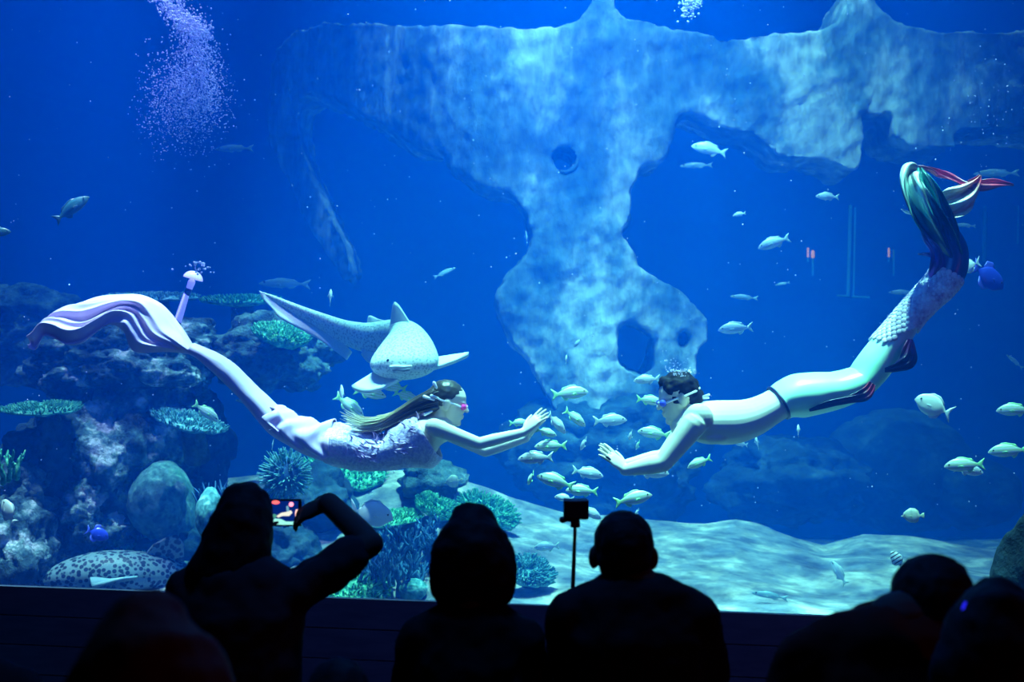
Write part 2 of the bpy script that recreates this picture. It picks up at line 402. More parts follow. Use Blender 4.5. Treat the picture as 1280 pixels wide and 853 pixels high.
boulder('reef_rock', 255, 695, 7.8, 70, 52, .4, 'dark rock bed under the phone viewer\'s hair', M_deep, seed=73)
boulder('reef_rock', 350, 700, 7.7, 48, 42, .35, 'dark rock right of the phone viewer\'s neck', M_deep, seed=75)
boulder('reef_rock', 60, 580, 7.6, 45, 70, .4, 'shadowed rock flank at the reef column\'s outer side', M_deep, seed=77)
# slanting rock slab at the right end
a = Acc(); d = 4.85
a.plate([P(1170, 1000, d), P(1225, 790, d), P(1243, 715, d), P(1262, 668, d), P(1280, 632, d), P(1330, 600, d), P(1400, 640, d), P(1450, 1000, d)], .35)
me = remesh(a, .03, 6); displace(me, .05, 4, 4, seed=3)
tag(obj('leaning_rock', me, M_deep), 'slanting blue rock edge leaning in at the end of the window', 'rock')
# brain coral mounds
def mound(px, py, d, rx, ry, rd, label, seed, m=M_brain, name='mound_coral'):
    return boulder(name, px, py, d, rx, ry, rd, label, m, amp=.12, seed=seed, cat='coral', sc1=.9)
mound(200, 626, 7.6, 38, 50, .25, 'smooth rounded mound coral with two humps on the reef column', 61)
mound(226, 648, 7.65, 18, 52, .18, 'narrow mound coral leaning against the bigger one', 63)
mound(517, 738, None, 18, 14, .08, 'small pale brain coral at the foot of the blue thicket', 67, M_teal, 'brain_coral')
mound(262, 645, 6.5, 16, 34, .12, 'speckled coral lump beside the phone viewer\'s hair', 69, M_teal)
# table and plate corals with many small branchlets
def table_coral(px, py, d, rx, ry, label, m=M_green, tilt=0, n=520, roll=0, seed=0, stalk=True):
    d = d or on_bed(px, py+ry*.9)-.06
    c = P(px, py, d); k = d/F; r = rx*k; rnd = random.Random(seed+5); asp = .75
    h = max(ry*k*.45, .02)
    t = thing('table_coral', label, 'coral', c)
    M = Matrix.Rotation(R(roll), 3, 'Y') @ Matrix.Rotation(R(tilt), 3, 'X')
    def edge(an): return r*(1+.16*noise.noise(Vector((math.cos(an)*1.8+seed, math.sin(an)*1.8, seed)))+.05*noise.noise(Vector((math.cos(an)*7, math.sin(an)*7, seed))))
    a = Acc(); N = 48; prof = [(0, .55, .5), (.4, .5, .0), (.75, .45, .0), (.95, .2, 0), (1, -.1, 0), (.93, -.4, 0), (.6, -.7, 0), (.25, -1.2, 0)]
    for q, z, _ in prof:
        for i in range(N):
            an = 2*math.pi*i/N; e = edge(an)*max(q, .02)
            zz = z*h+h*.35*noise.noise(Vector((math.cos(an)*q*3, math.sin(an)*q*3, seed+2)))
            a.v.append(c+M @ Vector((e*math.cos(an), e*asp*math.sin(an), zz)))
    for j in range(len(prof)-1):
        for i in range(N):
            i2 = (i+1) % N; a.f.append((j*N+i, (j+1)*N+i, (j+1)*N+i2, j*N+i2))
    a.f.append(tuple(range(N))); a.f.append(tuple((len(prof)-1)*N+i for i in range(N))[::-1])
    obj('plate', a, m, t)
    b = Acc()
    for i in range(n):
        an = rnd.uniform(0, 2*math.pi); q = math.sqrt(rnd.uniform(.02, 1.0)); e = edge(an)*q
        base = Vector((e*math.cos(an), e*asp*math.sin(an), h*(.55-.5*q**4)))
        dr = Vector((math.cos(an)*q*.9+rnd.uniform(-.4, .4), math.sin(an)*q*.9+rnd.uniform(-.4, .4), 1)).normalized()
        L = rnd.uniform(.6, 1.3)*max(min(h*.6, .028), .014)
        b.tube([c+M @ base, c+M @ (base+dr*L)], [L*.28, L*.16], 5)
    obj('branchlets', b, m, t, 'stuff')
    if stalk:
        s = Acc(); s.loft([c+M @ Vector((0, .05, -h*.9)), c+Vector((0, .1, -h-.06)), c+Vector((0, .2, -h*2-.2))], [.3*r, .3*r, .35*r], [.05*r, .3*r, .35*r], side=(1, 0, 0), cap=False)
        obj('stalk', s, M_rock2, t)
    return t
table_coral(53, 511, 7.3, 50, 12, 'flat green table coral jutting from the reef toward the picture\'s edge', M_green, 8, seed=1)
table_coral(236, 527, 7.3, 48, 14, 'teal table coral sloping down the reef column with a striped fish on it', M_teal, 10, roll=14, seed=2)
table_coral(300, 376, 9.2, 50, 14, 'dim green table coral behind the shark\'s tail tip', M_green, 6, seed=3)
table_coral(352, 420, 7.9, 36, 22, 'bright green coral crust on top of the rock under the shark', M_green, 20, roll=15, seed=4, stalk=False)
table_coral(430, 590, None, 54, 20, 'wide green coral bank just below the woman\'s waist', M_green, 22, roll=10, seed=6)
table_coral(490, 648, None, 42, 10, 'thin dark green plate coral above the blue thicket', M_green, 10, roll=-6, seed=7)
table_coral(547, 635, None, 30, 15, 'small green plate coral tilted over the whitish stone', M_green, 25, roll=22, seed=8)
table_coral(612, 640, None, 40, 20, 'green plate coral behind the long-haired viewer\'s head', M_green, 30, roll=20, seed=9)
table_coral(662, 716, None, 31, 22, 'round teal green coral on the sand beside the long-haired viewer', M_teal, 35, roll=16, seed=10, n=420)
table_coral(440, 733, None, 48, 18, 'large smooth green coral at the sill under the raised elbow', M_green, 35, roll=6, seed=12, n=420)
table_coral(190, 690, None, 60, 14, 'olive green coral carpet behind the spotted shark\'s fin', M_green, 20, seed=14, stalk=False)
table_coral(190, 372, 8.6, 60, 12, 'dark coral ledge peeking out above the woman\'s tail fin', M_teal, 6, seed=15)
# round bristly coral
def bristle_coral(px, py, d, r, label, m=M_teal, n=420):
    c = P(px, py, d); r *= d/F; t = thing('bristle_coral', label, 'coral', c); rnd = random.Random(3)
    a = Acc(); a.ell(c, (r*.86, r*.7, r*.86)); obj('core', a, M_bluec, t)
    b = Acc()
    for i in range(n):
        z = 1-2*(i+.5)/n; an = i*2.39996; q = math.sqrt(1-z*z)
        dr = Vector((q*math.cos(an), q*math.sin(an)*.85, z))+Vector((rnd.uniform(-.15, .15), rnd.uniform(-.15, .15), rnd.uniform(-.05, .25)))
        p0 = c+Vector((dr.x*r*.78, dr.y*r*.65, dr.z*r*.78)); p1 = c+dr*r*rnd.uniform(.98, 1.1)
        b.tube([p0, p1], [r*.05, r*.03], 5)
    obj('branchlets', b, m, t, 'stuff'); return t
bristle_coral(357, 596, 6.9, 29, 'round bristly teal coral ball left of the raised arm')
# branching corals
def thicket(px, py, d, w, h, label, m=M_bluec, n=26, seed=1, r0=.014, name='staghorn_coral', lev=2):
    d = d or on_bed(px, py); base = P(px, py, d); k = d/F; rnd = random.Random(seed)
    t = thing(name, label, 'coral', base)
    def grow(acc, p, dr, L, r, lev):
        pts = [p]; q = p.copy()
        for s in range(3):
            dr = (dr+Vector((rnd.uniform(-.3, .3), rnd.uniform(-.3, .3), rnd.uniform(-.05, .3)))).normalized(); q = q+dr*L/3; pts.append(q.copy())
        acc.tube(pts, [r, r*.9, r*.78, r*.5], 6)
        if lev:
            for j in range(rnd.choice((2, 3))):
                d2 = (dr+Vector((rnd.uniform(-.9, .9), rnd.uniform(-.9, .9), rnd.uniform(0, .6)))).normalized()
                grow(acc, pts[rnd.choice((1, 2, 3))], d2, L*.7, r*.75, lev-1)
    for i in range(n):
        acc = Acc(); off = Vector((rnd.uniform(-1, 1)*w*k*.5, rnd.uniform(-.15, .15), 0))
        grow(acc, base+off, Vector((off.x*1.5, off.y, 1)).normalized(), h*k*rnd.uniform(.35, .6), r0, lev)
        obj('branch', acc, m, t)
    return t
thicket(480, 742, None, 90, 46, 'dense blue branching coral thicket between the two women viewers', seed=4, n=34, r0=.019, lev=3)
thicket(510, 705, None, 80, 46, 'blue branching coral thicket rising behind the first, under the plate corals', seed=5, n=30, r0=.019, lev=3)
thicket(12, 600, 6.3, 30, 45, 'yellow green branching coral in the lower corner', M_green, 6, 8, .016)
thicket(275, 660, 7.0, 40, 55, 'small bluish branching coral near the phone viewer\'s head', M_bluec, 8, 12, .012)
# ------------------------------------------------------------------ people: shared pieces
def add_head(acc, c, fwd, up, H, neck=None, nr=.05, fem=False, ear=0):
    """head of height H centred at c; returns its frame"""
    fr = frame(fwd, up); c = Vector(c)
    def q(x, y, z): return c+fr @ Vector((x*H, y*H, z*H))
    def e(x, y, z, a, b, d): acc.ell(q(x, y, z), (a*H, b*H, d*H), fr)
    e(-.07, 0, .12, .42, .335, .375); e(.09, 0, -.10, .26, .265, .36)
    e(.11, 0, -.30, .22, .19 if fem else .215, .16); e(.265, 0, -.40, .085, .085, .08)
    e(.26, 0, .09, .10, .20, .055)
    acc.loft([q(.33, 0, .06), q(.38, 0, -.02), q(.415, 0, -.08)], [.036*H, .045*H, .058*H], [.036*H, .045*H, .048*H])
    e(.32, .055, -.125, .045, .035, .03); e(.32, -.055, -.125, .045, .035, .03)
    e(.325, 0, -.215, .06, .10, .026); e(.315, 0, -.268, .058, .09, .03)
    for s in (1, -1):
        e(.17, s*.17, -.11, .09, .07, .08)
        e(-.03, s*(.325+ear), -.03, .09, .045+ear, .14); e(-.045, s*(.34+ear), .03, .06, .03+ear*.5, .07)
    if neck is not None: acc.loft([q(-.1, 0, -.2), neck], [nr*1.05, nr*1.1], [nr, nr*1.1])
    return fr, q
def eyes(q, fr, H, parent):
    for s in (1, -1):
        obj('eye', Acc().ell(q(.285, s*.13, .0), (.05*H, .065*H, .045*H), fr, 12, 8), M_eye, parent)
def add_hand(acc, w, f, n, thumb, L=.18, curl=.25, spread=.10, tcurl=.5):
    """w wrist, f finger direction, n the way the palm faces, thumb +-1"""
    w = Vector(w); f = Vector(f).normalized(); n = Vector(n); n = (n-f*n.dot(f)).normalized(); s = f.cross(n)*thumb
    k = L/.18
    acc.loft([w-f*.01*k, w+f*.03*k, w+f*.065*k, w+f*.09*k], [.024*k, .034*k, .041*k, .040*k], [.019*k, .017*k, .015*k, .012*k], side=s)
    for j, (off, ln) in enumerate(((.031, .070), (.0105, .080), (-.0105, .075), (-.031, .058))):
        d = (f+s*(off/.031*spread)).normalized(); p = w+f*.088*k+s*off*k; pts = [p-f*.012*k, p]; a = 0
        for seg in (.44, .32, .24):
            a += curl*(.7+.12*j); dd = d*math.cos(a)+n*math.sin(a); p = p+dd*ln*seg*k; pts.append(p)
        acc.tube(pts, [.0085*k, .0086*k, .0082*k, .0076*k, .006*k], 9)
    p = w+f*.025*k+s*.028*k; d = (s*.75+f*.65+n*.25).normalized(); pts = [p-s*.012*k, p]
    for i, seg in enumerate((.034, .030, .024)):
        p = p+d*seg*k; pts.append(p); d = (d+f*.35+n*.15*tcurl*2).normalized()
    acc.tube(pts, [.012*k, .0125*k, .0105*k, .0095*k, .007*k], 9)
def add_arm(acc, sh, el, wr, r=(.05, .042, .032, .024)):
    sh, el, wr = Vector(sh), Vector(el), Vector(wr)
    m1 = sh.lerp(el, .45); m2 = el.lerp(wr, .3)
    acc.tube([sh, m1, el], [r[0], r[1], r[2]*1.02], 28); acc.tube([el, m2, wr], [r[2], r[2]*1.05, r[3]], 28)
def strands(parent, roots, tips_fn, n, r, m, rnd, name='hair', seg=9):
    acc = Acc()
    for i in range(n):
        pts = tips_fn(rnd, i)
        sp = [Vector(p) for p in spline(pts, seg)]
        acc.tube(sp, [r*(1-.75*(j/(seg-1))**1.5) for j in range(seg)], 5)
    return obj(name, acc, m, parent)
def uv_ramp_mat(name, stops, rough=.4, stripes=None, axis=0, sheen=0, bumpy=0):
    m, nt, b = new_mat(name); uv = coords(nt, 'UV'); sp = nt.nodes.new('ShaderNodeSeparateXYZ'); nt.links.new(uv, sp.inputs[0])
    col = ramp(nt, sp.outputs[axis], stops)
    if stripes:
        sc_, dark, amt = stripes
        mp = nt.nodes.new('ShaderNodeMapping'); mp.inputs['Scale'].default_value = sc_; nt.links.new(uv, mp.inputs[0])
        f = noise_tex(nt, mp.outputs[0], 1.0, 3, .5)
        g = ramp(nt, f, [(.46, (0, 0, 0)), (.54, (1, 1, 1))])
        col = mix(nt, g, mix(nt, amt, col, dark), col)
    nt.links.new(col, b.inputs['Base Color']); b.inputs['Roughness'].default_value = rough
    return m
# ------------------------------------------------------------------ woman swimmer in mermaid dress
D0 = 5.85; K0 = D0/F
def W(px, py, dd=0): return P(px, py, D0)+Vector((0, dd, 0))
M_satin = plain('lavender_satin', (.66, .48, .74), .45, spec=.2)
m_, nt_, b_ = new_mat('sequin_bodice')
f_ = noise_tex(nt_, coords(nt_, 'Object'), 60, 3, .6)
nt_.links.new(ramp(nt_, f_, [(.35, (.40, .36, .66)), (.6, (.74, .62, .80))]), b_.inputs['Base Color']); b_.inputs['Roughness'].default_value = .3; bump(nt_, b_, f_, .6, .01)
M_sequin = m_
wom = thing('person', 'woman swimmer with long trailing hair, pink goggles and lavender mermaid tail', 'person', W(450, 560))
a = Acc()
fr, q = add_head(a, W(563, 505), (.97, -.10, -.22), (.22, 0, .97), .225, W(541, 532), .047, True)
tors = [(552, 537, .13, 17), (540, 540, .175, 22), (525, 548, .155, 28), (505, 556, .135, 25), (480, 566, .115, 17), (455, 564, .135, 20), (430, 557, .15, 23), (405, 553, .14, 18)]
ts = spline([(x, y, r, h) for x, y, r, h in tors], 22)
a.loft([W(t[0], t[1]) for t in ts], [t[2] for t in ts], [t[3]*K0 for t in ts], side=(0, 1, 0), n=24)
for s in (-.075, .075): a.ell(W(530, 563, s), (.06, .06, .055))
for s in (-.06, .06):       # legs inside the tail
    a.tube([W(415, 556, s), W(350, 530, s*.9), W(300, 482, s*.6), W(262, 450, s*.5)], [.075, .052, .042, .03], 12)
add_arm(a, W(545, 531, -.17), W(600, 551, -.17), W(655, 538, -.13), (.046, .038, .030, .022))
add_arm(a, W(548, 540, .17), W(606, 568, .15), W(658, 550, .10), (.046, .038, .030, .022))
add_hand(a, W(655, 537, -.13), (.72, .05, .70), (.55, .62, -.55), 1, .17, .10, .17)
add_hand(a, W(658, 550, .10), (.62, .05, .78), (.70, -.35, -.55), -1, .17, .10, .15)
body = obj('body', remesh(a, .0040, 5), M_skin, wom)
eyes(q, fr, .225, wom)
# bodice
sub = [t for t in ts if t[0] < 538]
g = []
for i, t in enumerate(sub):
    c = W(t[0], t[1]); tn = (W(*ts[min(len(ts)-1, len(ts)-len(sub)+i+1)][:2])-c); tn = tn.normalized() if tn.length > 1e-6 else Vector((-1, 0, 0))
    u = tn.cross(Vector((0, 1, 0))).normalized(); row = []
    for j in range(49):
        an = 2*math.pi*j/48; sx = math.cos(an); sy = math.sin(an)
        low = max(0, -sy if u.z > 0 else sy)
        fr_ = .010*abs(math.sin(9*an+i*1.3))+.008*noise.noise(Vector((i*.9, an*3, 1)))
        row.append(c+Vector((0, 1, 0))*(t[2]+.012+fr_)*sx+u*(t[3]*K0+.012+fr_+.03*low*math.exp(-((t[0]-528)/14)**2))*sy)
    g.append(row)
bod = solid(obj('bodice', Acc().sheet(g), M_sequin, wom), .006)
fril = Acc(); rnd = random.Random(5)
for i in range(150):      # frayed tulle along the lower back and waist
    x = rnd.choice((rnd.gauss(472, 12), rnd.gauss(515, 8))); an = rnd.uniform(-.4, 3.4)
    t = ts[int(np.argmin([abs(k[0]-x) for k in ts]))]
    p = W(x, t[1])+Vector((0, -math.cos(an)*(t[2]+.012), math.sin(an)*(t[3]*K0+.012)))
    d = Vector((rnd.uniform(-1, .3), -math.cos(an)*.6+rnd.uniform(-.3, .3), .5*math.sin(an)+rnd.uniform(-.2, .5))).normalized()
    L = rnd.uniform(.02, .05)
    fril.tube([p, p+d*L*.6, p+d*L+Vector((-.008, 0, .004))], [.006, .005, .002], 5)
obj('tulle_trim', fril, M_satin, wom, 'stuff')
# tail
tail = [(440, 561, .165, 25), (415, 556, .162, 22.5), (390, 550, .15, 19.5), (365, 539, .135, 17), (345, 527, .12, 15.5), (325, 506, .105, 13.5), (305, 485, .095, 12), (285, 465, .09, 12), (268, 452, .08, 10.5), (252, 442, .07, 8), (240, 436, .06, 7)]
tl = spline(tail, 60)
a = Acc(); g = []
for i, t in enumerate(tl):
    c = W(t[0], t[1]); nx = tl[min(i+1, 59)]; pv = tl[max(i-1, 0)]
    tn = (W(nx[0], nx[1])-W(pv[0], pv[1])).normalized(); u = tn.cross(Vector((0, 1, 0))).normalized()
    row = []
    for j in range(41):
        an = 2*math.pi*j/40
        wv = 1+.035*noise.noise(Vector((i*.25, math.cos(an)*2, math.sin(an)*2)))
        row.append(c+Vector((0, 1, 0))*t[2]*wv*math.cos(an)+u*t[3]*K0*wv*math.sin(an))
    g.append(row)
tail_o = solid(obj('mermaid_tail', Acc().sheet(g), M_satin, wom), .005)
# ruffled overskirt lying on the hips and thighs
g = []
for i in range(40):
    u_ = i/39; x = 342+76*u_; row = []
    t = tl[int(np.argmin([abs(k[0]-x) for k in tl]))]
    for j in range(49):
        v_ = j/48; an = -.5+3.9*v_
        ruf = .020*(.3+1.0*abs(u_-.45)*1.2)*math.sin(u_*17+2.2*math.sin(v_*9)+3*noise.noise(Vector((u_*3, v_*3, 2))))+.022
        edge = .03*math.sin(v_*25+u_*4)*max(0, 1-u_*3)
        row.append(W(x, t[1])+Vector((edge, -math.cos(an)*(t[2]+ruf), math.sin(an)*(t[3]*K0+ruf))))
    g.append(row)
obj('hip_ruffle', Acc().sheet(g), M_satin, tail_o); solid(bpy.data.objects['hip_ruffle'], .004)
# fluke: a big draped veil
top = spline([(243, 434), (226, 411), (206, 388), (187, 374), (162, 367), (130, 367), (102, 372), (76, 384), (57, 402), (49, 424)], 90)
hem = spline([(240, 443), (214, 440), (176, 440), (166, 430), (160, 412), (146, 407), (130, 417), (112, 428), (94, 430), (78, 422), (64, 420), (54, 436), (47, 433)], 90)
g = []
for i in range(90):
    u_ = i/89; row = []
    T = W(top[i][0], top[i][1], .12*math.sin(u_*math.pi*.9)); B = W(hem[i][0], hem[i][1], -.13*math.sin(min(1, u_*1.4)*math.pi*.55))
    grow_ = min(1, u_*3.0)
    for j in range(60):
        v_ = j/59
        p = T.lerp(B, v_); bulge = math.sin(v_*math.pi)
        wob = 2.5*noise.noise(Vector((u_*2.5, v_*1.5, 0)))+1.0*math.sin(u_*5)
        f1 = math.sin(v_*13+u_*7+wob); f2 = 1-2*abs(math.sin(v_*17+u_*5+1.7*wob+noise.noise(Vector((u_*6, v_*5, 4)))))
        p = p+Vector((0, -(.032*f1+.020*f2)*grow_*(.3+.7*v_)-.06*bulge, (.030*bulge+(.012*f1+.010*f2)*(.3+.7*v_))*grow_))
        row.append(p)
    g.append(row)
fk = obj('fluke', Acc().sheet(g), M_satin, tail_o); solid(fk, .004, 1)
# hair
m_, nt_, b_ = new_mat('blond_hair')
sp_ = nt_.nodes.new('ShaderNodeSeparateXYZ'); nt_.links.new(coords(nt_, 'Object'), sp_.inputs[0])
mr = nt_.nodes.new('ShaderNodeMapRange'); nt_.links.new(sp_.outputs[0], mr.inputs[0])
mr.inputs[1].default_value = W(430, 500).x; mr.inputs[2].default_value = W(590, 500).x
nt_.links.new(ramp(nt_, mr.outputs[0], [(0, (.30, .34, .28)), (.28, (.50, .46, .28)), (.42, (.16, .14, .08)), (.55, (.05, .045, .03)), (1, (.05, .048, .04))]), b_.inputs['Base Color'])
b_.inputs['Roughness'].default_value = .35
M_blond = m_
def cap_hair(acc, q, fr, H, th=.03):
    e = lambda x, y, z, a_, b2, c_: acc.ell(q(x, y, z), (a_*H, b2*H, c_*H), fr)
    e(-.09, 0, .15, .43+th, .345+th, .375+th); e(-.22, 0, -.08, .28, .30+th, .28)
a = Acc()
e_ = lambda x, y, z, r1, r2, r3: a.ell(q(x, y, z), (r1*.225, r2*.225, r3*.225), fr)
e_(-.125, 0, .165, .43, .355, .38); e_(-.34, 0, -.06, .22, .29, .25); e_(-.45, 0, .05, .2, .2, .22)
hm = remesh(a, .006, 5); displace(hm, .0025, 40, 3, seed=4)
hair = obj('hair', hm, M_blond, wom)
rnd = random.Random(11)
def lock(rnd, i):
    k = rnd.uniform(-1, 1); y = rnd.uniform(-.08, .08); s = rnd.gauss(0, 1); e = rnd.uniform(.55, 1)
    pts = [(545+rnd.uniform(-4, 4), 498+k*13, y), (520, 507+k*10, y*1.1), (497, 520+k*8, y), (474, 530+k*7+s*2, y*1.1), (452, 531+k*8+s*3, y*1.5), (426, 522+k*12+s*7, y*2)]
    full = [W(*p_) for p_ in pts]; sp_ = spline(full, 24); n_ = max(10, int(24*e))
    return [Vector(p_) for p_ in sp_[:n_]]
strands(hair, None, lock, 300, .0062, M_blond, rnd, 'ponytail', 12)
# goggles, hair clips
M_pink = plain('pink_lens', (.75, .05, .35), .1, (.75, .05, .4), .12)  # lens is no lamp; faint glow added to its colour
M_clear = plain('clear_strap', (.85, .85, .95), .3)
def goggles(q, fr, H, parent, lens_m, strap_m, tail_end=None):
    t = obj('goggles', Acc().tube([q(.385, -.05, .02), q(.40, 0, .03), q(.385, .05, .02)], .018*H, 8), strap_m, parent)
    for s in (1, -1):
        obj('lens', Acc().ell(q(.335, s*.135, .0), (.070*H, .105*H, .075*H), fr), lens_m, t)
        obj('strap', Acc().loft([q(.29, s*.22, .0), q(.12, s*.30, .03), q(-.1, s*.36, .05), q(-.35, s*.30, .08), q(-.5, s*.12, .10), q(-.53, 0, .10)], .010*H, .022*H, side=fr @ Vector((0, 1, 0)), n=8), strap_m, t)
    return t
goggles(q, fr, .225, wom, M_pink, M_clear)
for pts in ([(544, 478), (547, 484)], [(541, 494), (549, 497)], [(532, 495), (544, 499)], [(533, 517), (541, 513)]):
    obj('hair_clip', Acc().tube([W(x, y, -.09) for x, y in pts], [.009, .006], 8), M_clear, wom)
# ------------------------------------------------------------------ man swimmer
man = thing('person', 'bare-chested man swimmer with dark hair, blue goggles and mint green mermaid tail', 'person', W(990, 500))
a = Acc()
fr, q = add_head(a, W(846, 499), (-.96, -.12, -.25), (-.25, 0, .97), .255, W(870, 530), .06)
tors = [(856, 533, .16, 18), (866, 528, .205, 23), (890, 528, .195, 27), (915, 528, .175, 27.5), (940, 522, .155, 24), (962, 511, .145, 20.5), (976, 503, .145, 20.5), (995, 495, .155, 24), (1015, 492, .155, 22)]
ts = spline(tors, 26)
a.loft([W(t[0], t[1]) for t in ts], [t[2] for t in ts], [t[3]*K0 for t in ts], side=(0, 1, 0), n=28)
for s in (-.09, .09):
    a.ell(W(885, 543, s), (.10, .09, .045))
    a.ell(W(866, 520, s*2.0), (.075, .06, .075))
    a.tube([W(1010, 492, s*.8), W(1075, 480, s*.7), W(1120, 425, s*.5), W(1160, 372, s*.4)], [.08, .05, .045, .03], 12)
add_arm(a, W(859, 528, -.20), W(822, 573, -.22), W(777, 583, -.18), (.066, .056, .046, .029))
add_arm(a, W(866, 540, .20), W(838, 578, .22), W(785, 586, .16), (.066, .056, .046, .029))
add_hand(a, W(778, 583, -.18), (-.72, .05, .66), (-.50, .62, -.55), -1, .19, .08, .17)
add_hand(a, W(785, 586, .16), (-.72, -.02, .66), (-.60, -.35, -.65), 1, .19, .08, .15)
body = obj('body', remesh(a, .0040, 5), M_skin2, man)
eyes(q, fr, .255, man)
M_hair = plain('dark_hair', (.012, .011, .012), .7, spec=.1)
a = Acc(); H = .255
e_ = lambda x, y, z, r1, r2, r3: a.ell(q(x, y, z), (r1*H, r2*H, r3*H), fr)
e_(-.10, 0, .17, .42, .365, .39); e_(-.33, 0, -.04, .22, .31, .27); e_(.10, 0, .36, .2, .25, .15)
hm = remesh(a, .008, 3); displace(hm, .012, 22, 4, seed=8)
obj('hair', hm, M_hair, man)
M_blue_lens = plain('blue_lens', (.06, .10, .75), .1, (.05, .1, .9), .1)  # faint glow added here too, though the lens emits nothing itself
gg = goggles(q, fr, H, man, M_blue_lens, M_clear)
for p1 in ((885, 493), (884, 497)):
    obj('strap_end', Acc().loft([W(872, 498, -.02), W(p1[0], p1[1], -.04)], .004, .008, n=8), M_clear, gg)
obj('ring', Acc().loft([W(758, 569, -.215), W(754, 566, -.215)], [.006, .006], [.006, .006]), M_black, man)
# mint tail costume
m_, nt_, b_ = new_mat('mint_lycra')
uvx = nt_.nodes.new('ShaderNodeSeparateXYZ'); nt_.links.new(coords(nt_, 'UV'), uvx.inputs[0])
nt_.links.new(ramp(nt_, uvx.outputs[0], [(0, (.50, .85, .62)), (.42, (.36, .80, .50)), (.56, (.62, .72, .66)), (.70, (.42, .34, .48)), (.80, (.03, .03, .16)), (1, (.02, .02, .14))]), b_.inputs['Base Color'])
b_.inputs['Roughness'].default_value = .35
M_mint = m_
tail = [(974, 504, .152, 21.5), (984, 499, .158, 24), (998, 495, .165, 27), (1020, 492, .162, 26), (1045, 488, .15, 23), (1068, 480, .14, 20.5), (1078, 474, .135, 20), (1092, 457, .13, 21), (1105, 439, .122, 20), (1120, 419, .115, 18), (1137, 396, .105, 16), (1155, 376, .10, 16.5), (1174, 357, .10, 18), (1187, 337, .10, 19.5), (1189, 315, .09, 19), (1181, 295, .075, 17), (1170, 277, .06, 14)]
tl = spline(tail, 90); g = []
for i, t in enumerate(tl):
    c = W(t[0], t[1]); nx = tl[min(i+1, 89)]; pv = tl[max(i-1, 0)]
    tn = (W(nx[0], nx[1])-W(pv[0], pv[1])).normalized(); u = tn.cross(Vector((0, 1, 0))).normalized()
    row = []
    for j in range(45):
        an = 2*math.pi*j/44
        wv = 1+.02*noise.noise(Vector((i*.2, math.cos(an)*2, math.sin(an)*2)))
        cr = 1-.08*math.exp(-((t[0]-1078)/4.5)**2)*max(0, math.sin(an) if u.z > 0 else -math.sin(an))
        row.append(c+Vector((0, 1, 0))*t[2]*wv*math.cos(an)+u*t[3]*K0*wv*cr*math.sin(an))
    g.append(row)
mt = solid(obj('mermaid_tail', Acc().sheet(g), M_mint, man), .005)
t0 = tl[0]; u0 = (W(tl[2][0], tl[2][1])-W(tl[0][0], tl[0][1])).normalized(); uu = u0.cross(Vector((0, 1, 0)))
M_navy = plain('navy_fabric', (.01, .012, .07), .35)
ring = [W(t0[0]-1, t0[1])+Vector((0, 1, 0))*(t0[2]+.001)*math.cos(2*math.pi*j/40)+uu*(t0[3]*K0+.001)*math.sin(2*math.pi*j/40) for j in range(41)]
obj('waistband', Acc().tube(ring, .007, 8, False), M_navy, mt)
# scales
sc_ = Acc(); rnd = random.Random(2)
for i in range(46, 71):
    t = tl[i]; c = W(t[0], t[1]); nx = tl[i+1]; tn = (W(nx[0], nx[1])-c).normalized(); u = tn.cross(Vector((0, 1, 0))).normalized()
    for j in range(18):
        an = 2*math.pi*(j+.5*(i % 2))/18; o_ = Vector((0, 1, 0))*math.cos(an)*t[2]+u*math.sin(an)*t[3]*K0
        if i < 54 and math.sin(an)*(1 if u.z > 0 else -1) < .1+.1*(50-i): continue
        nn = o_.normalized(); fm = Matrix((tn, nn.cross(tn).normalized(), nn)).transposed()
        sc_.ell(c+o_*1.03+nn*.004, (.019, .016, .007), fm @ Matrix.Rotation(R(rnd.uniform(10, 24)), 3, 'Y'), 8, 6)
M_scale = mottled('pink_scale', [(.35, (.45, .30, .42)), (.5, (.72, .62, .68)), (.65, (.85, .85, .82))], 25, rough=.4, bs=.1)
obj('scales', sc_, M_scale, mt, 'stuff')
# side fins
def ribbon(path, widths, depths, name, m, parent, n=50, nv=14, ripple=.01, kx=9, th=.004, twist=None, waves=2.5, depth_fold=.05):
    s = spline([(x, y, w_, d_, tw) for (x, y), w_, d_, tw in zip(path, widths, depths, twist or [0]*len(path))], n); g = []
    for i, (x, y, w_, d_, tw) in enumerate(s):
        a_, b2 = s[max(0, i-1)], s[min(n-1, i+1)]
        tn = Vector((b2[0]-a_[0], 0, -(b2[1]-a_[1]))).normalized(); nrm = Vector((-tn.z, 0, tn.x))
        row = []
        for j in range(nv):
            v_ = j/(nv-1)-.5; u_ = i/(n-1)
            p = W(x, y, d_)+nrm*(v_*w_*K0*math.cos(tw))+Vector((0, 1, 0))*(v_*w_*K0*math.sin(tw))
            f_ = math.sin(v_*2*math.pi*waves+u_*kx)
            p += Vector((0, -1, 0))*f_*depth_fold*min(1, w_*K0*6)+nrm*f_*ripple
            row.append(p)
        g.append(row)
    return solid(obj(name, Acc().sheet(g), m, parent), th, 1)
M_fin = uv_ramp_mat('navy_red_fin', [(0, (.01, .012, .06)), (.7, (.015, .012, .06)), (.88, (.45, .03, .08)), (1, (.10, .01, .04))])
ribbon([(1002, 511), (1025, 503), (1050, 497), (1070, 491), (1079, 478)], [2, 9, 10, 15, 10], [-.15, -.175, -.17, -.16, -.15], 'hip_fin', M_fin, mt, ripple=.003, depth_fold=.01)
M_fin2 = uv_ramp_mat('navy_fin', [(0, (.01, .012, .06)), (.6, (.02, .01, .06)), (1, (.35, .05, .2))])
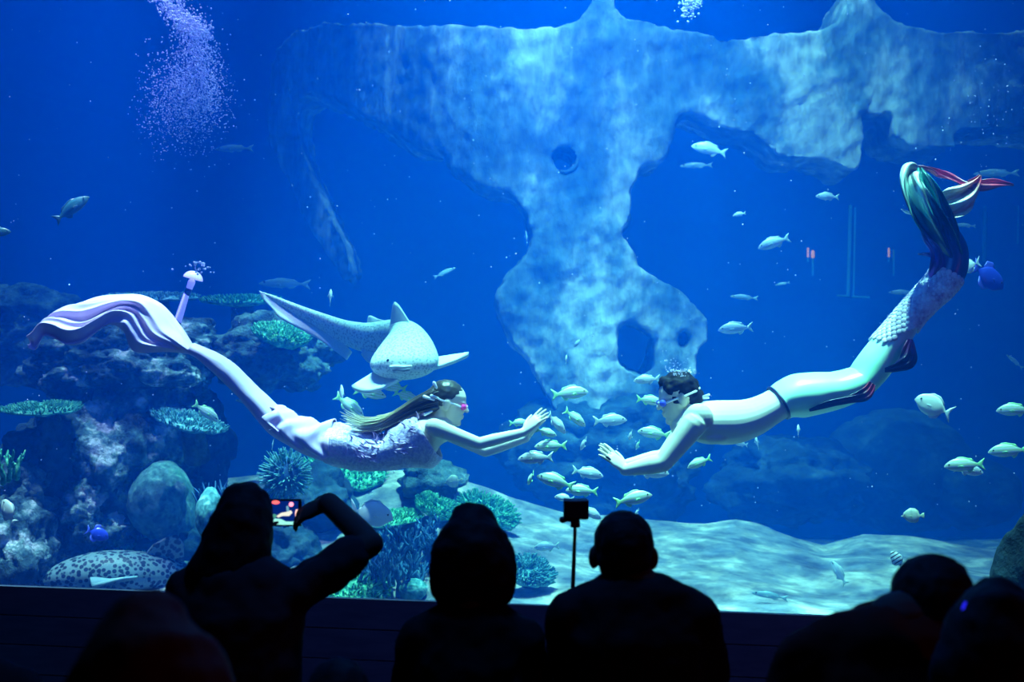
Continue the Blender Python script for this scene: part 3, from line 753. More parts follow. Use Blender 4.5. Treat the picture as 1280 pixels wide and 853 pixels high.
ribbon([(1093, 463), (1108, 459), (1121, 450), (1125, 436), (1128, 424)], [2, 12, 22, 16, 7], [-.12, -.15, -.16, -.14, -.12], 'knee_fin', M_fin2, mt, ripple=.004, depth_fold=.02)
# fluke ribbons
M_f1 = uv_ramp_mat('green_fluke', [(0, (.01, .01, .16)), (.2, (.01, .05, .25)), (.34, (.04, .34, .30)), (.52, (.45, .80, .62)), (.85, (.82, .90, .80)), (1, (.55, .42, .38))], .35, ((3, 6, 1), (.005, .02, .03), .9))
M_f1d = uv_ramp_mat('dark_green_fluke', [(0, (.01, .01, .16)), (.3, (.005, .04, .16)), (.6, (.02, .26, .22)), (1, (.05, .24, .18))], .3, ((2, 5, 1), (.004, .008, .02), .9))
M_f2 = uv_ramp_mat('red_fluke', [(0, (.5, .3, .3)), (.25, (.80, .05, .12)), (.5, (.55, .02, .08)), (.75, (1, .10, .14)), (1, (.05, .02, .12))], .35, ((4, 4, 1), (.03, .0, .03), .8))
M_f3 = uv_ramp_mat('mint_red_fluke', [(0, (.30, .62, .45)), (.4, (.75, .72, .58)), (.62, (.78, .45, .38)), (.8, (.95, .08, .10)), (1, (.15, .01, .05))], .35, ((4, 7, 1), (.40, .22, .14), .5))
M_f4 = uv_ramp_mat('violet_fin', [(0, (.35, .02, .35)), (.4, (.04, .03, .35)), (1, (.75, .75, .95))], .3, ((3, 4, 1), (.02, .01, .12), .7))
ribbon([(1188, 325), (1168, 298), (1146, 272), (1131, 248), (1128, 228), (1138, 213), (1152, 208)], [22, 30, 36, 34, 28, 24, 8], [-.06, -.10, -.14, -.16, -.12, -.03, .06], 'fluke', M_f1, mt, 70, 24, .006, 6, waves=1.6, twist=[.3, .3, .5, .6, .6, .3, 0])
ribbon([(1186, 320), (1178, 293), (1166, 268), (1157, 243), (1150, 222), (1150, 210)], [22, 28, 28, 24, 16, 8], [-.04, -.06, -.08, -.08, -.05, 0], 'fluke', M_f1d, mt, 60, 20, .005, 5, waves=2)
ribbon([(1148, 209), (1163, 210), (1178, 215), (1192, 221), (1206, 231), (1222, 233), (1242, 231), (1265, 232)], [8, 9, 12, 13, 12, 17, 13, 2], [0, .02, .05, .03, -.02, -.04, -.04, -.02], 'fluke', M_f2, mt, 70, 12, .004, 12, waves=1.3, depth_fold=.03, twist=[.6]*8)
ribbon([(1168, 264), (1182, 259), (1196, 250), (1207, 239), (1216, 228), (1221, 221)], [18, 38, 40, 28, 12, 2], [.0, -.02, -.04, -.04, -.05, -.05], 'fluke', M_f3, mt, 60, 16, .005, 8, waves=2, twist=[.3]*6)
ribbon([(1162, 348), (1164, 332), (1160, 315), (1150, 300), (1146, 288)], [12, 20, 14, 8, 2], [-.05, -.09, -.1, -.08, -.06], 'heel_fin', M_f4, mt, 40, 12, .004, 7, waves=1.5, depth_fold=.03)
ribbon([(1168, 330), (1158, 322), (1148, 319), (1141, 319)], [9, 7, 4, 1], [-.08, -.09, -.08, -.07], 'heel_fin', M_f4, mt, 24, 8, .002, 5, waves=1, depth_fold=.01)
obj('fluke_tip', Acc().tube([W(1133, 269, -.06), W(1126, 267, -.08), W(1120, 264, -.08)], [.006, .010, .003], 8), M_clear, mt)
# ------------------------------------------------------------------ sharks
def spotted(name, base, spot, scale, belly=None, thr=(.28, .42), rnd=1.0):
    m, nt, b = new_mat(name); v = coords(nt, 'Object')
    vo = nt.nodes.new('ShaderNodeTexVoronoi'); vo.inputs['Scale'].default_value = scale; vo.inputs['Randomness'].default_value = rnd
    nt.links.new(v, vo.inputs['Vector'])
    c = ramp(nt, vo.outputs['Distance'], [(thr[0], spot), (thr[1], base)])
    nt.links.new(c, b.inputs['Base Color']); b.inputs['Roughness'].default_value = .5; b.inputs['Specular IOR Level'].default_value = .2
    return m
M_zebra = spotted('zebra_shark_skin', (.50, .60, .56), (.26, .34, .34), 60, thr=(.25, .5))
M_zfin = plain('zebra_shark_fin', (.50, .60, .56), .5)
M_leo = spotted('leopard_shark_skin', (.15, .25, .28), (.008, .02, .04), 34, thr=(.40, .52), rnd=.9)
M_leofin = spotted('leopard_shark_fin', (.14, .22, .24), (.012, .025, .05), 34, thr=(.40, .55))
sh = thing('zebra_shark', 'pale spotted shark swimming above the woman with fins spread', 'shark', P(490, 440, 7.0))
spn = [(500, 464, 6.48, .06, .028), (502, 460, 6.52, .165, .075), (505, 454, 6.60, .205, .105), (508, 446, 6.72, .19, .13), (510, 436, 6.84, .158, .138), (509, 427, 6.95, .122, .13), (502, 421, 7.04, .095, .115), (486, 421, 7.14, .08, .108), (462, 423, 7.22, .072, .102), (435, 417, 7.32, .06, .092), (405, 404, 7.42, .045, .074), (375, 390, 7.5, .032, .055), (348, 376, 7.56, .02, .032), (324, 364, 7.6, .006, .009)]
s_ = spline(spn, 60); a = Acc()
a.loft([P(*t[:3]) for t in s_], [t[3] for t in s_], [t[4] for t in s_], side=(1, .15, .12), n=28)
for q_ in (-1, 1): a.ell(P(502+q_*22, 448, 6.6), (.03, .03, .02))
bm_ = remesh(a, .012, 5); obj('body', bm_, M_zebra, sh)
def fin(name, pts, th, m, parent, sub=2):
    o = obj(name, Acc().plate([P(*p) for p in pts], th), m, parent)
    u = o.modifiers.new('sub', 'SUBSURF'); u.levels = sub; u.render_levels = sub
    return o
def edgefin(name, base, tip, m, parent, th=.02):
    """fin spanned between a base polyline and a tip polyline of (px, py, depth)"""
    n = 14; A = [P(*p) for p in spline(base, n)]; B = [P(*p) for p in spline(tip, n)]
    g = [[A[i].lerp(B[i], j/7) for j in range(8)] for i in range(n)]
    o = obj(name, Acc().sheet(g), m, parent); return solid(o, th)
edgefin('dorsal_fin', [(488, 414, 7.02), (500, 414, 6.95), (513, 416, 6.88), (526, 424, 6.82)], [(491, 392, 7.02), (493, 380, 7.0), (497, 380, 6.99), (509, 398, 6.92)], M_zfin, sh)
edgefin('dorsal_fin', [(458, 416, 7.22), (470, 414, 7.18), (480, 413, 7.13), (492, 413, 7.06)], [(461, 400, 7.25), (463, 395, 7.24), (473, 399, 7.2), (490, 402, 7.08)], M_zfin, sh)
edgefin('pectoral_fin', [(534, 450, 6.72), (538, 453, 6.69), (538, 458, 6.66), (533, 464, 6.62)], [(586, 442, 6.75), (583, 446, 6.72), (570, 452, 6.69), (552, 458, 6.65)], M_zfin, sh, .022)
edgefin('pectoral_fin', [(478, 460, 6.7), (486, 468, 6.62), (494, 473, 6.58), (502, 474, 6.56)], [(440, 484, 6.6), (446, 488, 6.55), (460, 490, 6.5), (474, 487, 6.48)], M_zfin, sh, .022)
edgefin('pelvic_fin', [(452, 436, 7.22), (464, 440, 7.18), (475, 444, 7.12), (482, 446, 7.08)], [(452, 442, 7.18), (458, 451, 7.14), (468, 455, 7.1), (478, 449, 7.06)], M_zfin, sh)
edgefin('caudal_fin', [(324, 364, 7.6), (348, 378, 7.56), (376, 394, 7.5), (405, 410, 7.42), (428, 428, 7.34), (440, 440, 7.3)], [(328, 373, 7.58), (342, 388, 7.53), (352, 399, 7.48), (392, 420, 7.4), (420, 440, 7.33), (433, 450, 7.28)], M_zfin, sh, .014)
obj('mouth', Acc().tube([P(492, 463, 6.44), P(497, 462, 6.425), P(504, 463, 6.42), P(511, 462, 6.43)], .008, 8), plain('shark_mouth', (.12, .18, .18), .6), sh)
obj('lip', Acc().loft([P(489, 459, 6.455), P(496, 458.5, 6.43), P(504, 459, 6.425), P(513, 458.5, 6.45)], [.012]*4, [.010]*4, side=(0, 1, 0)), M_zfin, sh)
for e in ((485, 451, 6.50), (527, 449, 6.53)): obj('eye', Acc().ell(P(*e), .010), M_eye, sh)
# leopard shark resting by the sill
ls = thing('leopard_shark', 'dark-spotted shark lying on the sand right behind the sill', 'shark', P(150, 715, 7.1))
spn = [(42, 733, 6.95, .016, .013), (55, 728, 6.97, .065, .046), (80, 722, 7.0, .12, .098), (115, 718, 7.05, .155, .136), (155, 716, 7.1, .17, .14), (195, 716, 7.2, .15, .117), (230, 717, 7.3, .11, .08), (275, 712, 7.42, .065, .058), (330, 706, 7.6, .026, .04)]
s_ = spline(spn, 50); a = Acc(); a.loft([P(*t[:3]) for t in s_], [t[3] for t in s_], [t[4] for t in s_], side=(.1, 1, 0), n=28)
obj('body', remesh(a, .015, 4), M_leo, ls)
edgefin('dorsal_fin', [(180, 695, 7.14), (195, 697, 7.18), (212, 699, 7.22), (230, 702, 7.26)], [(192, 682, 7.14), (210, 672, 7.18), (222, 670, 7.20), (229, 680, 7.24)], M_leofin, ls)
edgefin('pectoral_fin', [(112, 722, 6.93), (125, 724, 6.91), (140, 726, 6.91), (155, 726, 6.93)], [(115, 734, 6.75), (132, 730, 6.73), (152, 724, 6.75), (172, 722, 6.85)], plain('leopard_shark_belly_fin', (.16, .30, .34), .5), ls)
# ------------------------------------------------------------------ fish
def fish_mat(name, base, stripe, freq, axis=2, amt=.6, back=None, tail_tint=None, dot=None):
    m, nt, b = new_mat(name); v = coords(nt, 'Object'); sp = nt.nodes.new('ShaderNodeSeparateXYZ'); nt.links.new(v, sp.inputs[0])
    col = base
    if freq:
        mt_ = nt.nodes.new('ShaderNodeMath'); mt_.operation = 'MULTIPLY'; mt_.inputs[1].default_value = freq; nt.links.new(sp.outputs[axis], mt_.inputs[0])
        sn = nt.nodes.new('ShaderNodeMath'); sn.operation = 'SINE'; nt.links.new(mt_.outputs[0], sn.inputs[0])
        f = ramp(nt, sn.outputs[0], [(.35, (0, 0, 0)), (.7, (amt,)*3)])
        col = mix(nt, f, base, stripe)
    if back:
        mr = nt.nodes.new('ShaderNodeMapRange'); mr.inputs[1].default_value = .05; mr.inputs[2].default_value = .2; nt.links.new(sp.outputs[2], mr.inputs[0])
        col = mix(nt, mr.outputs[0], col, back)
    if tail_tint:
        mr = nt.nodes.new('ShaderNodeMapRange'); mr.inputs[1].default_value = -.15; mr.inputs[2].default_value = -.45; nt.links.new(sp.outputs[0], mr.inputs[0])
        col = mix(nt, mr.outputs[0], col, tail_tint)
    if isinstance(col, tuple): b.inputs['Base Color'].default_value = (*col, 1)
    else: nt.links.new(col, b.inputs['Base Color'])
    b.inputs['Roughness'].default_value = .35
    return m
def make_fish(kind, prof, wid, mats, dorsal, anal, tail, eye, pect=True):
    """prof: (x, top, bottom) along the body, nose at +.5; returns list of (name, mesh)"""
    mb, mf = mats; parts = []
    s = spline(prof, 26); g = Acc()
    pts = [Vector((x, 0, (t+b)/2)) for x, t, b in s]; rv = [max(.004, (t-b)/2) for x, t, b in s]
    ru = [max(.004, wid*min(1, r*6)*r/max(rv)*1.0) for r in rv]
    g.loft(pts, ru, rv, side=(0, 1, 0), n=16)
    parts.append(('body', g.mesh('fish_body'), mb))
    def f(name, pl, th=.012, mm=mf, y=0):
        a = Acc(); a.plate([(x, y, z) for x, z in pl], th); parts.append((name, a.mesh('fish_'+name), mm))
    f('tail_fin', tail); f('dorsal_fin', dorsal); f('anal_fin', anal)
    if pect:
        for s_ in (1, -1):
            a = Acc(); a.plate([(.18, s_*wid*.9, -.03), (.08, s_*(wid+.035), .0), (.02, s_*(wid+.05), -.04), (.06, s_*(wid+.03), -.08), (.15, s_*wid*.9, -.06)], .006)
            parts.append(('pectoral_fin', a.mesh('fish_pectoral'), mf))
    for s_ in (1, -1):
        a = Acc(); a.ell((eye[0], s_*eye[2], eye[1]), .022, None, 10, 8); parts.append(('eye', a.mesh('fish_eye'), M_eye))
    for nm, me, mm in parts: me.materials.append(mm)
    return parts
snap_prof = [(.5, -.01, -.03), (.46, .04, -.06), (.38, .10, -.10), (.25, .165, -.14), (.1, .19, -.155), (-.05, .165, -.14), (-.2, .11, -.09), (-.3, .06, -.05), (-.36, .045, -.038)]
snap_tail = [(-.34, .035), (-.42, .10), (-.53, .17), (-.47, .03), (-.46, -.01), (-.48, -.05), (-.53, -.16), (-.42, -.09), (-.34, -.03)]
snap_dors = [(.24, .15), (.14, .22), (.02, .225), (-.1, .19), (-.2, .175), (-.28, .08), (-.2, .09), (0, .15)]
snap_anal = [(-.05, -.12), (-.12, -.2), (-.2, -.16), (-.26, -.06)]
Y = (.62, .72, .20); PW = (.62, .66, .62)
FK = {}
FK['snapper'] = make_fish('snapper', snap_prof, .075, (fish_mat('snapper_skin', (.58, .70, .68), (.38, .62, .26), 75, 2, .8, tail_tint=(.30, .74, .30)), fish_mat('snapper_fin', (.32, .74, .32), (.5, .7, .3), 0)), snap_dors, snap_anal, snap_tail, (.38, .03, .045))
FK['pale'] = make_fish('pale', snap_prof, .075, (fish_mat('pale_fish_skin', (.58, .66, .70), (.36, .45, .52), 70, 2, .5), fish_mat('pale_fish_fin', (.45, .58, .55), (.5, .6, .6), 0)), snap_dors, snap_anal, snap_tail, (.38, .03, .045))
sur_prof = [(.5, -.03, -.05), (.44, .08, -.12), (.34, .2, -.2), (.18, .28, -.27), (0, .29, -.28), (-.15, .23, -.22), (-.27, .11, -.10), (-.34, .035, -.035), (-.38, .03, -.03)]
sur_tail = [(-.36, .03), (-.43, .14), (-.56, .26), (-.48, .05), (-.47, 0), (-.48, -.05), (-.56, -.25), (-.43, -.13), (-.36, -.03)]
sur_dors = [(.25, .25), (.1, .34), (-.1, .33), (-.26, .2), (-.27, .1), (0, .27)]
sur_anal = [(.1, -.26), (-.05, -.33), (-.2, -.28), (-.27, -.12), (0, -.24)]
FK['surgeon'] = make_fish('surgeon', sur_prof, .07, (fish_mat('surgeonfish_skin', (.72, .78, .74), (.4, .5, .5), 0), fish_mat('surgeonfish_fin', (.52, .60, .64), (.5, .6, .6), 0)), sur_dors, sur_anal, sur_tail, (.36, .06, .045))
FK['butterfly'] = make_fish('butterfly', [(.5, .0, -.03), (.42, .03, -.07), (.33, .17, -.17), (.15, .3, -.29), (-.05, .31, -.3), (-.2, .2, -.2), (-.3, .06, -.06), (-.36, .05, -.05)], .06, (fish_mat('butterflyfish_skin', (.55, .62, .52), (.3, .4, .3), 26, 0, .35), fish_mat('butterflyfish_fin', (.50, .60, .40), (.5, .6, .6), 0)), sur_dors, sur_anal, [(-.34, .05), (-.48, .13), (-.5, 0), (-.48, -.13), (-.34, -.05)], (.36, .03, .04))
FK['sergeant'] = make_fish('sergeant', sur_prof, .07, (fish_mat('sergeant_skin', (.80, .85, .88), (.01, .015, .04), 36, 0, 1.0), fish_mat('sergeant_fin', (.5, .6, .65), (.5, .6, .6), 0)), sur_dors, sur_anal, snap_tail, (.36, .06, .045))
FK['trigger'] = make_fish('trigger', sur_prof, .08, (fish_mat('triggerfish_skin', (.02, .05, .55), (.02, .1, .6), 0), fish_mat('triggerfish_fin', (.08, .12, .75), (.5, .6, .6), 0)), [(.1, .28), (-.05, .42), (-.22, .36), (-.27, .12)], [(.1, -.27), (-.05, -.4), (-.22, -.34), (-.27, -.12)], sur_tail, (.36, .06, .045))
FK['dark'] = make_fish('dark', snap_prof, .075, (fish_mat('dark_fish_skin', (.02, .10, .12), (.03, .16, .16), 60, 2, .5), fish_mat('dark_fish_fin', (.015, .06, .08), (0, 0, 0), 0)), snap_dors, snap_anal, snap_tail, (.38, .03, .045))
FK['slim'] = make_fish('slim', [(x, t*.5, b*.5) for x, t, b in snap_prof], .05, (fish_mat('slim_fish_skin', (.20, .34, .42), (.4, .5, .5), 0), fish_mat('slim_fish_fin', (.2, .35, .42), (.5, .6, .6), 0)), [(x, z*.5) for x, z in snap_dors], [(x, z*.5) for x, z in snap_anal], [(x, z*.6) for x, z in snap_tail], (.38, .02, .035))
NAMES = {'snapper': ('yellow_snapper', 'fish'), 'pale': ('grey_snapper', 'fish'), 'surgeon': ('surgeonfish', 'fish'), 'butterfly': ('butterflyfish', 'fish'), 'sergeant': ('striped_damselfish', 'fish'), 'trigger': ('triggerfish', 'fish'), 'dark': ('dark_fish', 'fish'), 'slim': ('slim_fish', 'fish')}
def fish(kind, px, py, L, ang, d, label, yaw=0, group=None):
    """L length in pixels, ang heading in the picture plane (0 right, 90 up), yaw turn away from the lens"""
    t = thing(NAMES[kind][0], label, NAMES[kind][1], (0, 0, 0), group)
    h = Vector((math.cos(R(ang))*math.cos(R(yaw)), math.sin(R(yaw)), math.sin(R(ang))*math.cos(R(yaw))))
    up = Vector((0, 0, 1)) if abs(h.z) < .9 else Vector((-.5, 0, 1))
    m3 = frame(h, up) @ Matrix.Rotation(R(-9 if h.x > 0 else 9), 3, 'X'); size = L*d/F
    for nm, me, mm in FK[kind]:
        o = bpy.data.objects.new(nm, me); C.objects.link(o); o.parent = t
    t.matrix_world = Matrix.LocRotScale(P(px, py, d), m3.to_quaternion(), Vector((size, size, size)))
    return t
G1 = 'snappers schooling between the two swimmers'
for f in [
    ('snapper', 713, 492, 46, 5, 6.4, 'striped yellow-green snapper highest between the swimmers, facing the man', 8, G1),
    ('pale', 808, 475, 32, 185, 6.5, 'grey snapper just above the man\'s forehead', 10, G1),
    ('snapper', 812, 501, 34, -8, 6.3, 'snapper half hidden behind the man\'s goggles', 15, G1),
    ('snapper', 719, 523, 34, -38, 6.2, 'snapper diving steeply, right of the one by the woman\'s fingertips', 15, G1),
    ('pale', 696, 530, 34, -48, 6.1, 'grey snapper diving past the woman\'s fingertips', 15, G1),
    ('pale', 763, 526, 42, 2, 6.5, 'grey snapper swimming level toward the man\'s chin', 8, G1),
    ('snapper', 649, 529, 26, 0, 6.6, 'small snapper behind the woman\'s wrist', 20, G1),
    ('snapper', 683, 541, 28, -18, 6.0, 'small snapper right below the woman\'s hand', 15, G1),
    ('snapper', 688, 558, 40, 182, 6.0, 'snapper facing the woman, upper one of two overlapping below her hand', 8, G1),
    ('pale', 669, 573, 44, 184, 5.9, 'grey snapper facing the woman, lower one of two overlapping below her hand', 10, G1),
    ('pale', 729, 556, 28, 247, 6.4, 'thin head-on snapper pointing down before the man\'s fingertips', 55, G1),
    ('snapper', 663, 599, 28, 245, 6.1, 'narrow snapper nose down below the overlapping pair', 50, G1),
    ('snapper', 694, 602, 48, 164, 5.9, 'striped snapper rising toward the woman above the action camera', 10, G1),
    ('pale', 735, 592, 40, -12, 6.3, 'grey snapper under the man\'s fingertips heading down', 10, G1),
    ('snapper', 727, 614, 40, 178, 6.0, 'green-backed snapper right on top of the action camera', 12, G1),
    ('pale', 705, 623, 26, 175, 6.3, 'pale snapper peeking out left of the action camera', 25, G1),
    ('pale', 739, 642, 34, -30, 6.2, 'pale snapper half covered by the action camera', 25, G1),
    ('snapper', 792, 624, 48, 12, 5.9, 'yellow-green snapper above the short-haired viewer\'s head', 6, G1),
    ('pale', 796, 641, 16, 250, 6.5, 'tiny pale fish touching the short-haired viewer\'s head', 50),
    ('pale', 788, 545, 26, 265, 6.5, 'thin end-on snapper left of the man\'s arm, taller of two', 68, G1),
    ('snapper', 797, 557, 20, 255, 6.6, 'thin end-on snapper left of the man\'s arm, smaller of two', 55, G1),
    ('snapper', 817, 542, 40, 172, 6.4, 'snapper with a dark spot above the man\'s forearm', 8, G1),
    ('pale', 815, 591, 44, -4, 6.3, 'grey snapper under the man\'s forearm', 8, G1),
    ('snapper', 874, 579, 32, 205, 6.3, 'pale snapper below the man\'s armpit facing down', 18, G1),
    ('pale', 919, 411, 42, 185, 7.2, 'bright white fish in open water above the man\'s back', 6),
    ('slim', 930, 372, 34, 175, 8.5, 'faint slender fish above the bright white fish', 10),
    ('pale', 967, 304, 40, 198, 8.0, 'whitish fish slanting down near the arch opening', 10),
    ('pale', 1034, 246, 28, 176, 8.5, 'small white fish under the arch\'s notch', 8),
    ('pale', 886, 187, 44, 165, 9.5, 'faint grey fish inside the arch opening, upper one', 10),
    ('slim', 870, 207, 40, 180, 11, 'dim blue fish inside the arch opening, lower one', 10),
    ('pale', 924, 268, 16, 190, 9.0, 'tiny pale fish in the middle of the arch opening', 20),
    ('pale', 998, 538, 22, 70, 6.8, 'small pink-white fish under the man\'s hip', 50),
    ('pale', 926, 555, 20, 170, 7.2, 'small pale fish under the man\'s stomach, facing away', 45),
    ('pale', 946, 553, 26, 85, 7.3, 'thin upright fish under the man\'s stomach', 65),
    ('surgeon', 1166, 508, 46, 155, 6.3, 'pale disc-shaped surgeonfish below the man\'s knee', 10),
    ('butterfly', 1141, 645, 28, 182, 6.0, 'small pale butterflyfish hovering over the sand', 10),
    ('snapper', 1205, 582, 48, 184, 6.0, 'striped snapper overlapping another, near the dim boulders', 8),
    ('pale', 1211, 588, 40, -10, 6.2, 'pale snapper behind a striped one near the dim boulders', 10),
    ('snapper', 1268, 513, 44, 182, 6.2, 'snapper entering at the picture\'s edge, upper of two', 6),
    ('snapper', 1260, 564, 48, 184, 6.1, 'snapper entering at the picture\'s edge, lower of two', 6),
    ('sergeant', 1121, 700, 24, 118, 5.6, 'black and white banded little fish by the leaning man\'s head', 25),
    ('pale', 1048, 716, 34, 118, 7.3, 'pale fish tilted nose up against the bright sand', 30),
    ('slim', 962, 745, 44, 172, 6.9, 'sand-coloured fish skimming low over the sand near the sill', 10),
    ('pale', 413, 371, 30, 100, 7.6, 'pale fish hanging upright above the shark\'s tail', 50),
    ('dark', 90, 261, 50, 38, 6.6, 'dark greenish fish alone in the upper blue water', 8),
    ('dark', -4, 291, 34, 5, 6.6, 'dark fish nosing in at the picture\'s left edge', 8),
    ('slim', 292, 186, 50, 180, 11, 'dim blue fish below the bubble column', 8),
    ('slim', 355, 355, 66, 178, 10.5, 'long dim fish behind the shark\'s tail tip', 8),
    ('slim', 556, 341, 30, 25, 10, 'faint small fish left of the arch pillar', 10),
    ('slim', 658, 297, 26, 95, 9.6, 'faint thin fish upright at the arch pillar\'s neck', 40),
    ('pale', 722, 429, 16, 230, 8.6, 'tiny pinkish fish before the arch pillar, higher of two', 30),
    ('pale', 708, 450, 18, 80, 8.2, 'tiny pale fish before the arch pillar, lower of two', 45),
    ('snapper', 258, 516, 38, -40, 7.0, 'striped round fish with yellow tail on the teal table coral', 20),
    ('surgeon', 465, 643, 54, -14, 6.6, 'pale surgeonfish above the viewer\'s raised elbow', 8),
    ('pale', 683, 684, 32, 186, 7.3, 'pale fish over the sand above the round teal coral', 8),
    ('snapper', 491, 484, 36, 172, 6.75, 'snapper below the shark\'s chin facing the tail fin', 12, 'fish under the shark'),
    ('snapper', 463, 492, 40, -12, 6.7, 'snapper tucked under the shark\'s near pectoral fin', 10, 'fish under the shark'),
    ('pale', 427, 494, 34, 100, 6.7, 'pale fish upright at the tips of the woman\'s hair', 40, 'fish under the shark'),
    ('snapper', 437, 508, 44, -38, 6.6, 'snapper diving behind the woman\'s hair tips', 15, 'fish under the shark'),
    ('snapper', 508, 496, 34, -20, 6.8, 'snapper mostly hidden behind the woman\'s hair', 20, 'fish under the shark'),
    ('trigger', 1236, 347, 50, -32, 6.5, 'vivid blue triggerfish beside the man\'s fluke', 12),
    ('surgeon', 1209, 333, 30, 200, 6.4, 'pale crescent-tailed fish touching the blue triggerfish', 30),
    ('slim', 1245, 217, 54, 180, 10, 'dim blue fish behind the red fluke tip', 8),
    ('slim', 1206, 282, 26, 175, 9.5, 'dim slender fish under the mint fluke flap', 8),
    ('butterfly', 567, 602, 24, 190, 7.4, 'small yellowish fish over the violet sand below the woman\'s arm', 20),
    ('slim', 1268, 452, 26, 130, 8, 'small faint fish at the edge of the open water', 30),
    ('slim', 308, 503, 30, 170, 9.5, 'faint fish in the gap between the reef rocks', 10),
    ('slim', 341, 556, 18, 90, 7.2, 'tiny thin fish below the woman\'s thigh', 40),
    ('surgeon', 10, 640, 36, 125, 6.0, 'blue surgeonfish tilted against the lower corner reef', 20),
    ('trigger', 122, 668, 28, -25, 6.6, 'small blue fish in front of the white crusted rock', 15),
    ('slim', 978, 355, 18, 190, 9.5, 'tiny dim fish near the pale far bars', 20),
    ('slim', 1128, 366, 34, 178, 9.0, 'dim blue fish under the bend of the man\'s tail', 10),
]:
    fish(*f)
# ------------------------------------------------------------------ bubbles and drifting specks
M_bub = plain('bubble', (.75, .66, 1), .15)
def ico0(acc, p, r):
    b = len(acc.v); t = (1+5**.5)/2; s = r/1.9
    for x, y, z in ((-1, t, 0), (1, t, 0), (-1, -t, 0), (1, -t, 0), (0, -1, t), (0, 1, t), (0, -1, -t), (0, 1, -t), (t, 0, -1), (t, 0, 1), (-t, 0, -1), (-t, 0, 1)):
        acc.v.append(Vector((p.x+x*s, p.y+y*s, p.z+z*s)))
    for f in ((0, 11, 5), (0, 5, 1), (0, 1, 7), (0, 7, 10), (0, 10, 11), (1, 5, 9), (5, 11, 4), (11, 10, 2), (10, 7, 6), (7, 1, 8), (3, 9, 4), (3, 4, 2), (3, 2, 6), (3, 6, 8), (3, 8, 9), (4, 9, 5), (2, 4, 11), (6, 2, 10), (8, 6, 7), (9, 8, 1)):
        acc.f.append(tuple(b+k for k in f))
rnd = random.Random(21)
def plume(label, blobs, d, name='air_bubbles'):
    a = Acc()
    for (x, y, sx, sy, n, r) in blobs:
        for i in range(n*2):
            p = P(rnd.gauss(x, sx), rnd.gauss(y, sy), d)+Vector((0, rnd.gauss(0, .15), 0)); ico0(a, p, .72*r*rnd.uniform(.4, 1.3))
    o = obj(name, a, M_bub); o['kind'] = 'stuff'; tag(o, label, 'bubbles')
plume('violet white column of air bubbles rising above the reef', [(240, 35, 10, 6, 260, .012), (246, 60, 9, 20, 420, .008), (225, 105, 16, 22, 520, .007), (250, 100, 12, 28, 600, .008), (235, 130, 20, 22, 420, .006), (228, 150, 24, 22, 240, .005), (270, 115, 12, 20, 90, .005), (200, 140, 12, 25, 120, .005)], 8.2)
plume('small clump of bubbles at the top edge over the column', [(214, 7, 8, 4, 160, .012), (224, 27, 8, 4, 100, .011), (211, 14, 3, 4, 40, .008)], 8.2)
plume('tiny bubble cloud at the top edge near the pillar', [(864, 4, 6, 4, 150, .012)], 8.2)
plume('air bubbles sitting on the man\'s hair', [(845, 466, 5, 2, 26, .005), (856, 464, 4, 2, 20, .005), (843, 455, 8, 6, 16, .004)], 5.85)
plume('few bubbles above the mushroom-capped tube lamp', [(247, 336, 2, 4, 14, .010), (249, 329, 1, 1, 4, .014)], 7.4)
a = Acc()
for i in range(420):
    d = rnd.uniform(5.2, 9); p = P(rnd.uniform(0, 1280), rnd.uniform(0, 640), d); ico0(a, p, rnd.uniform(.0015, .0045)*(d/6))
for i in range(60):
    d = rnd.uniform(5.2, 6.5); p = P(rnd.gauss(1235, 30), rnd.gauss(130, 35), d); ico0(a, p, rnd.uniform(.0015, .004))
o = obj('drifting_specks', a, M_bub); o['kind'] = 'stuff'; tag(o, 'tiny white specks drifting all through the water', 'specks')
# ------------------------------------------------------------------ tube lamp; bars at the back stand in for lit door frames
M_glow = plain('lamp_glow', (.7, .7, 1), .3, (.45, .42, 1), 1.1)
M_glow2 = plain('lamp_tube_glow', (.5, .5, 1), .3, (.22, .22, 1), .7)
lp = thing('tube_lamp', 'mushroom-capped glowing violet tube lamp slanting up behind the tail fin', 'lamp', P(222, 412, 7.5))
def L7(x, y): return P(x, y, 7.5)
g = []
cdir = (L7(241, 343)-L7(222, 410)).normalized()
sA = cdir.cross(Vector((0, 1, 0))).normalized(); sB = Vector((0, 1, 0))
for i in range(9):
    ph = i/8*math.pi*.5; rr = .062*math.sin(ph); h = .052*math.cos(ph)
    g.append([L7(241, 349)+cdir*h+(sA*math.cos(2*math.pi*j/20)+sB*math.sin(2*math.pi*j/20))*rr for j in range(21)])
solid(obj('lamp_cap', Acc().sheet(g), M_glow, lp), .006)
obj('tube', Acc().tube([L7(239.5, 353), L7(236, 362)], [.024, .02], 12), M_glow2, lp)
obj('collar', Acc().tube([L7(236, 362), L7(234, 367)], .022, 12), plain('lamp_collar', (.01, .03, .2), .4), lp)
obj('tube', Acc().tube([L7(233, 368), L7(222, 402)], [.02, .026], 12), M_glow2, lp)
obj('filament', Acc().tube([L7(232, 369)+Vector((0, -.03, 0)), L7(221, 400)+Vector((0, -.03, 0))], .005, 8), M_glow, lp)
obj('lamp_base', Acc().tube([L7(221, 402), L7(216, 440)], [.03, .04], 12), M_rock2, lp)
DW = 15.97
M_far_bar = plain('pale_bar', (.12, .45, .55), .6)
def bar(x0, y0, x1, y1, r): return Acc().tube([P(x0, y0, DW), P(x1, y1, DW)], r, 8)
t = thing('far_frame', 'pair of pale upright pipes with a flat foot at the tank\'s far end', 'door frame', P(1062, 372, DW))
obj('frame_bar', bar(1063, 258, 1060, 369, .026), M_far_bar, t); obj('frame_bar', bar(1069, 260, 1067, 369, .014), M_far_bar, t)
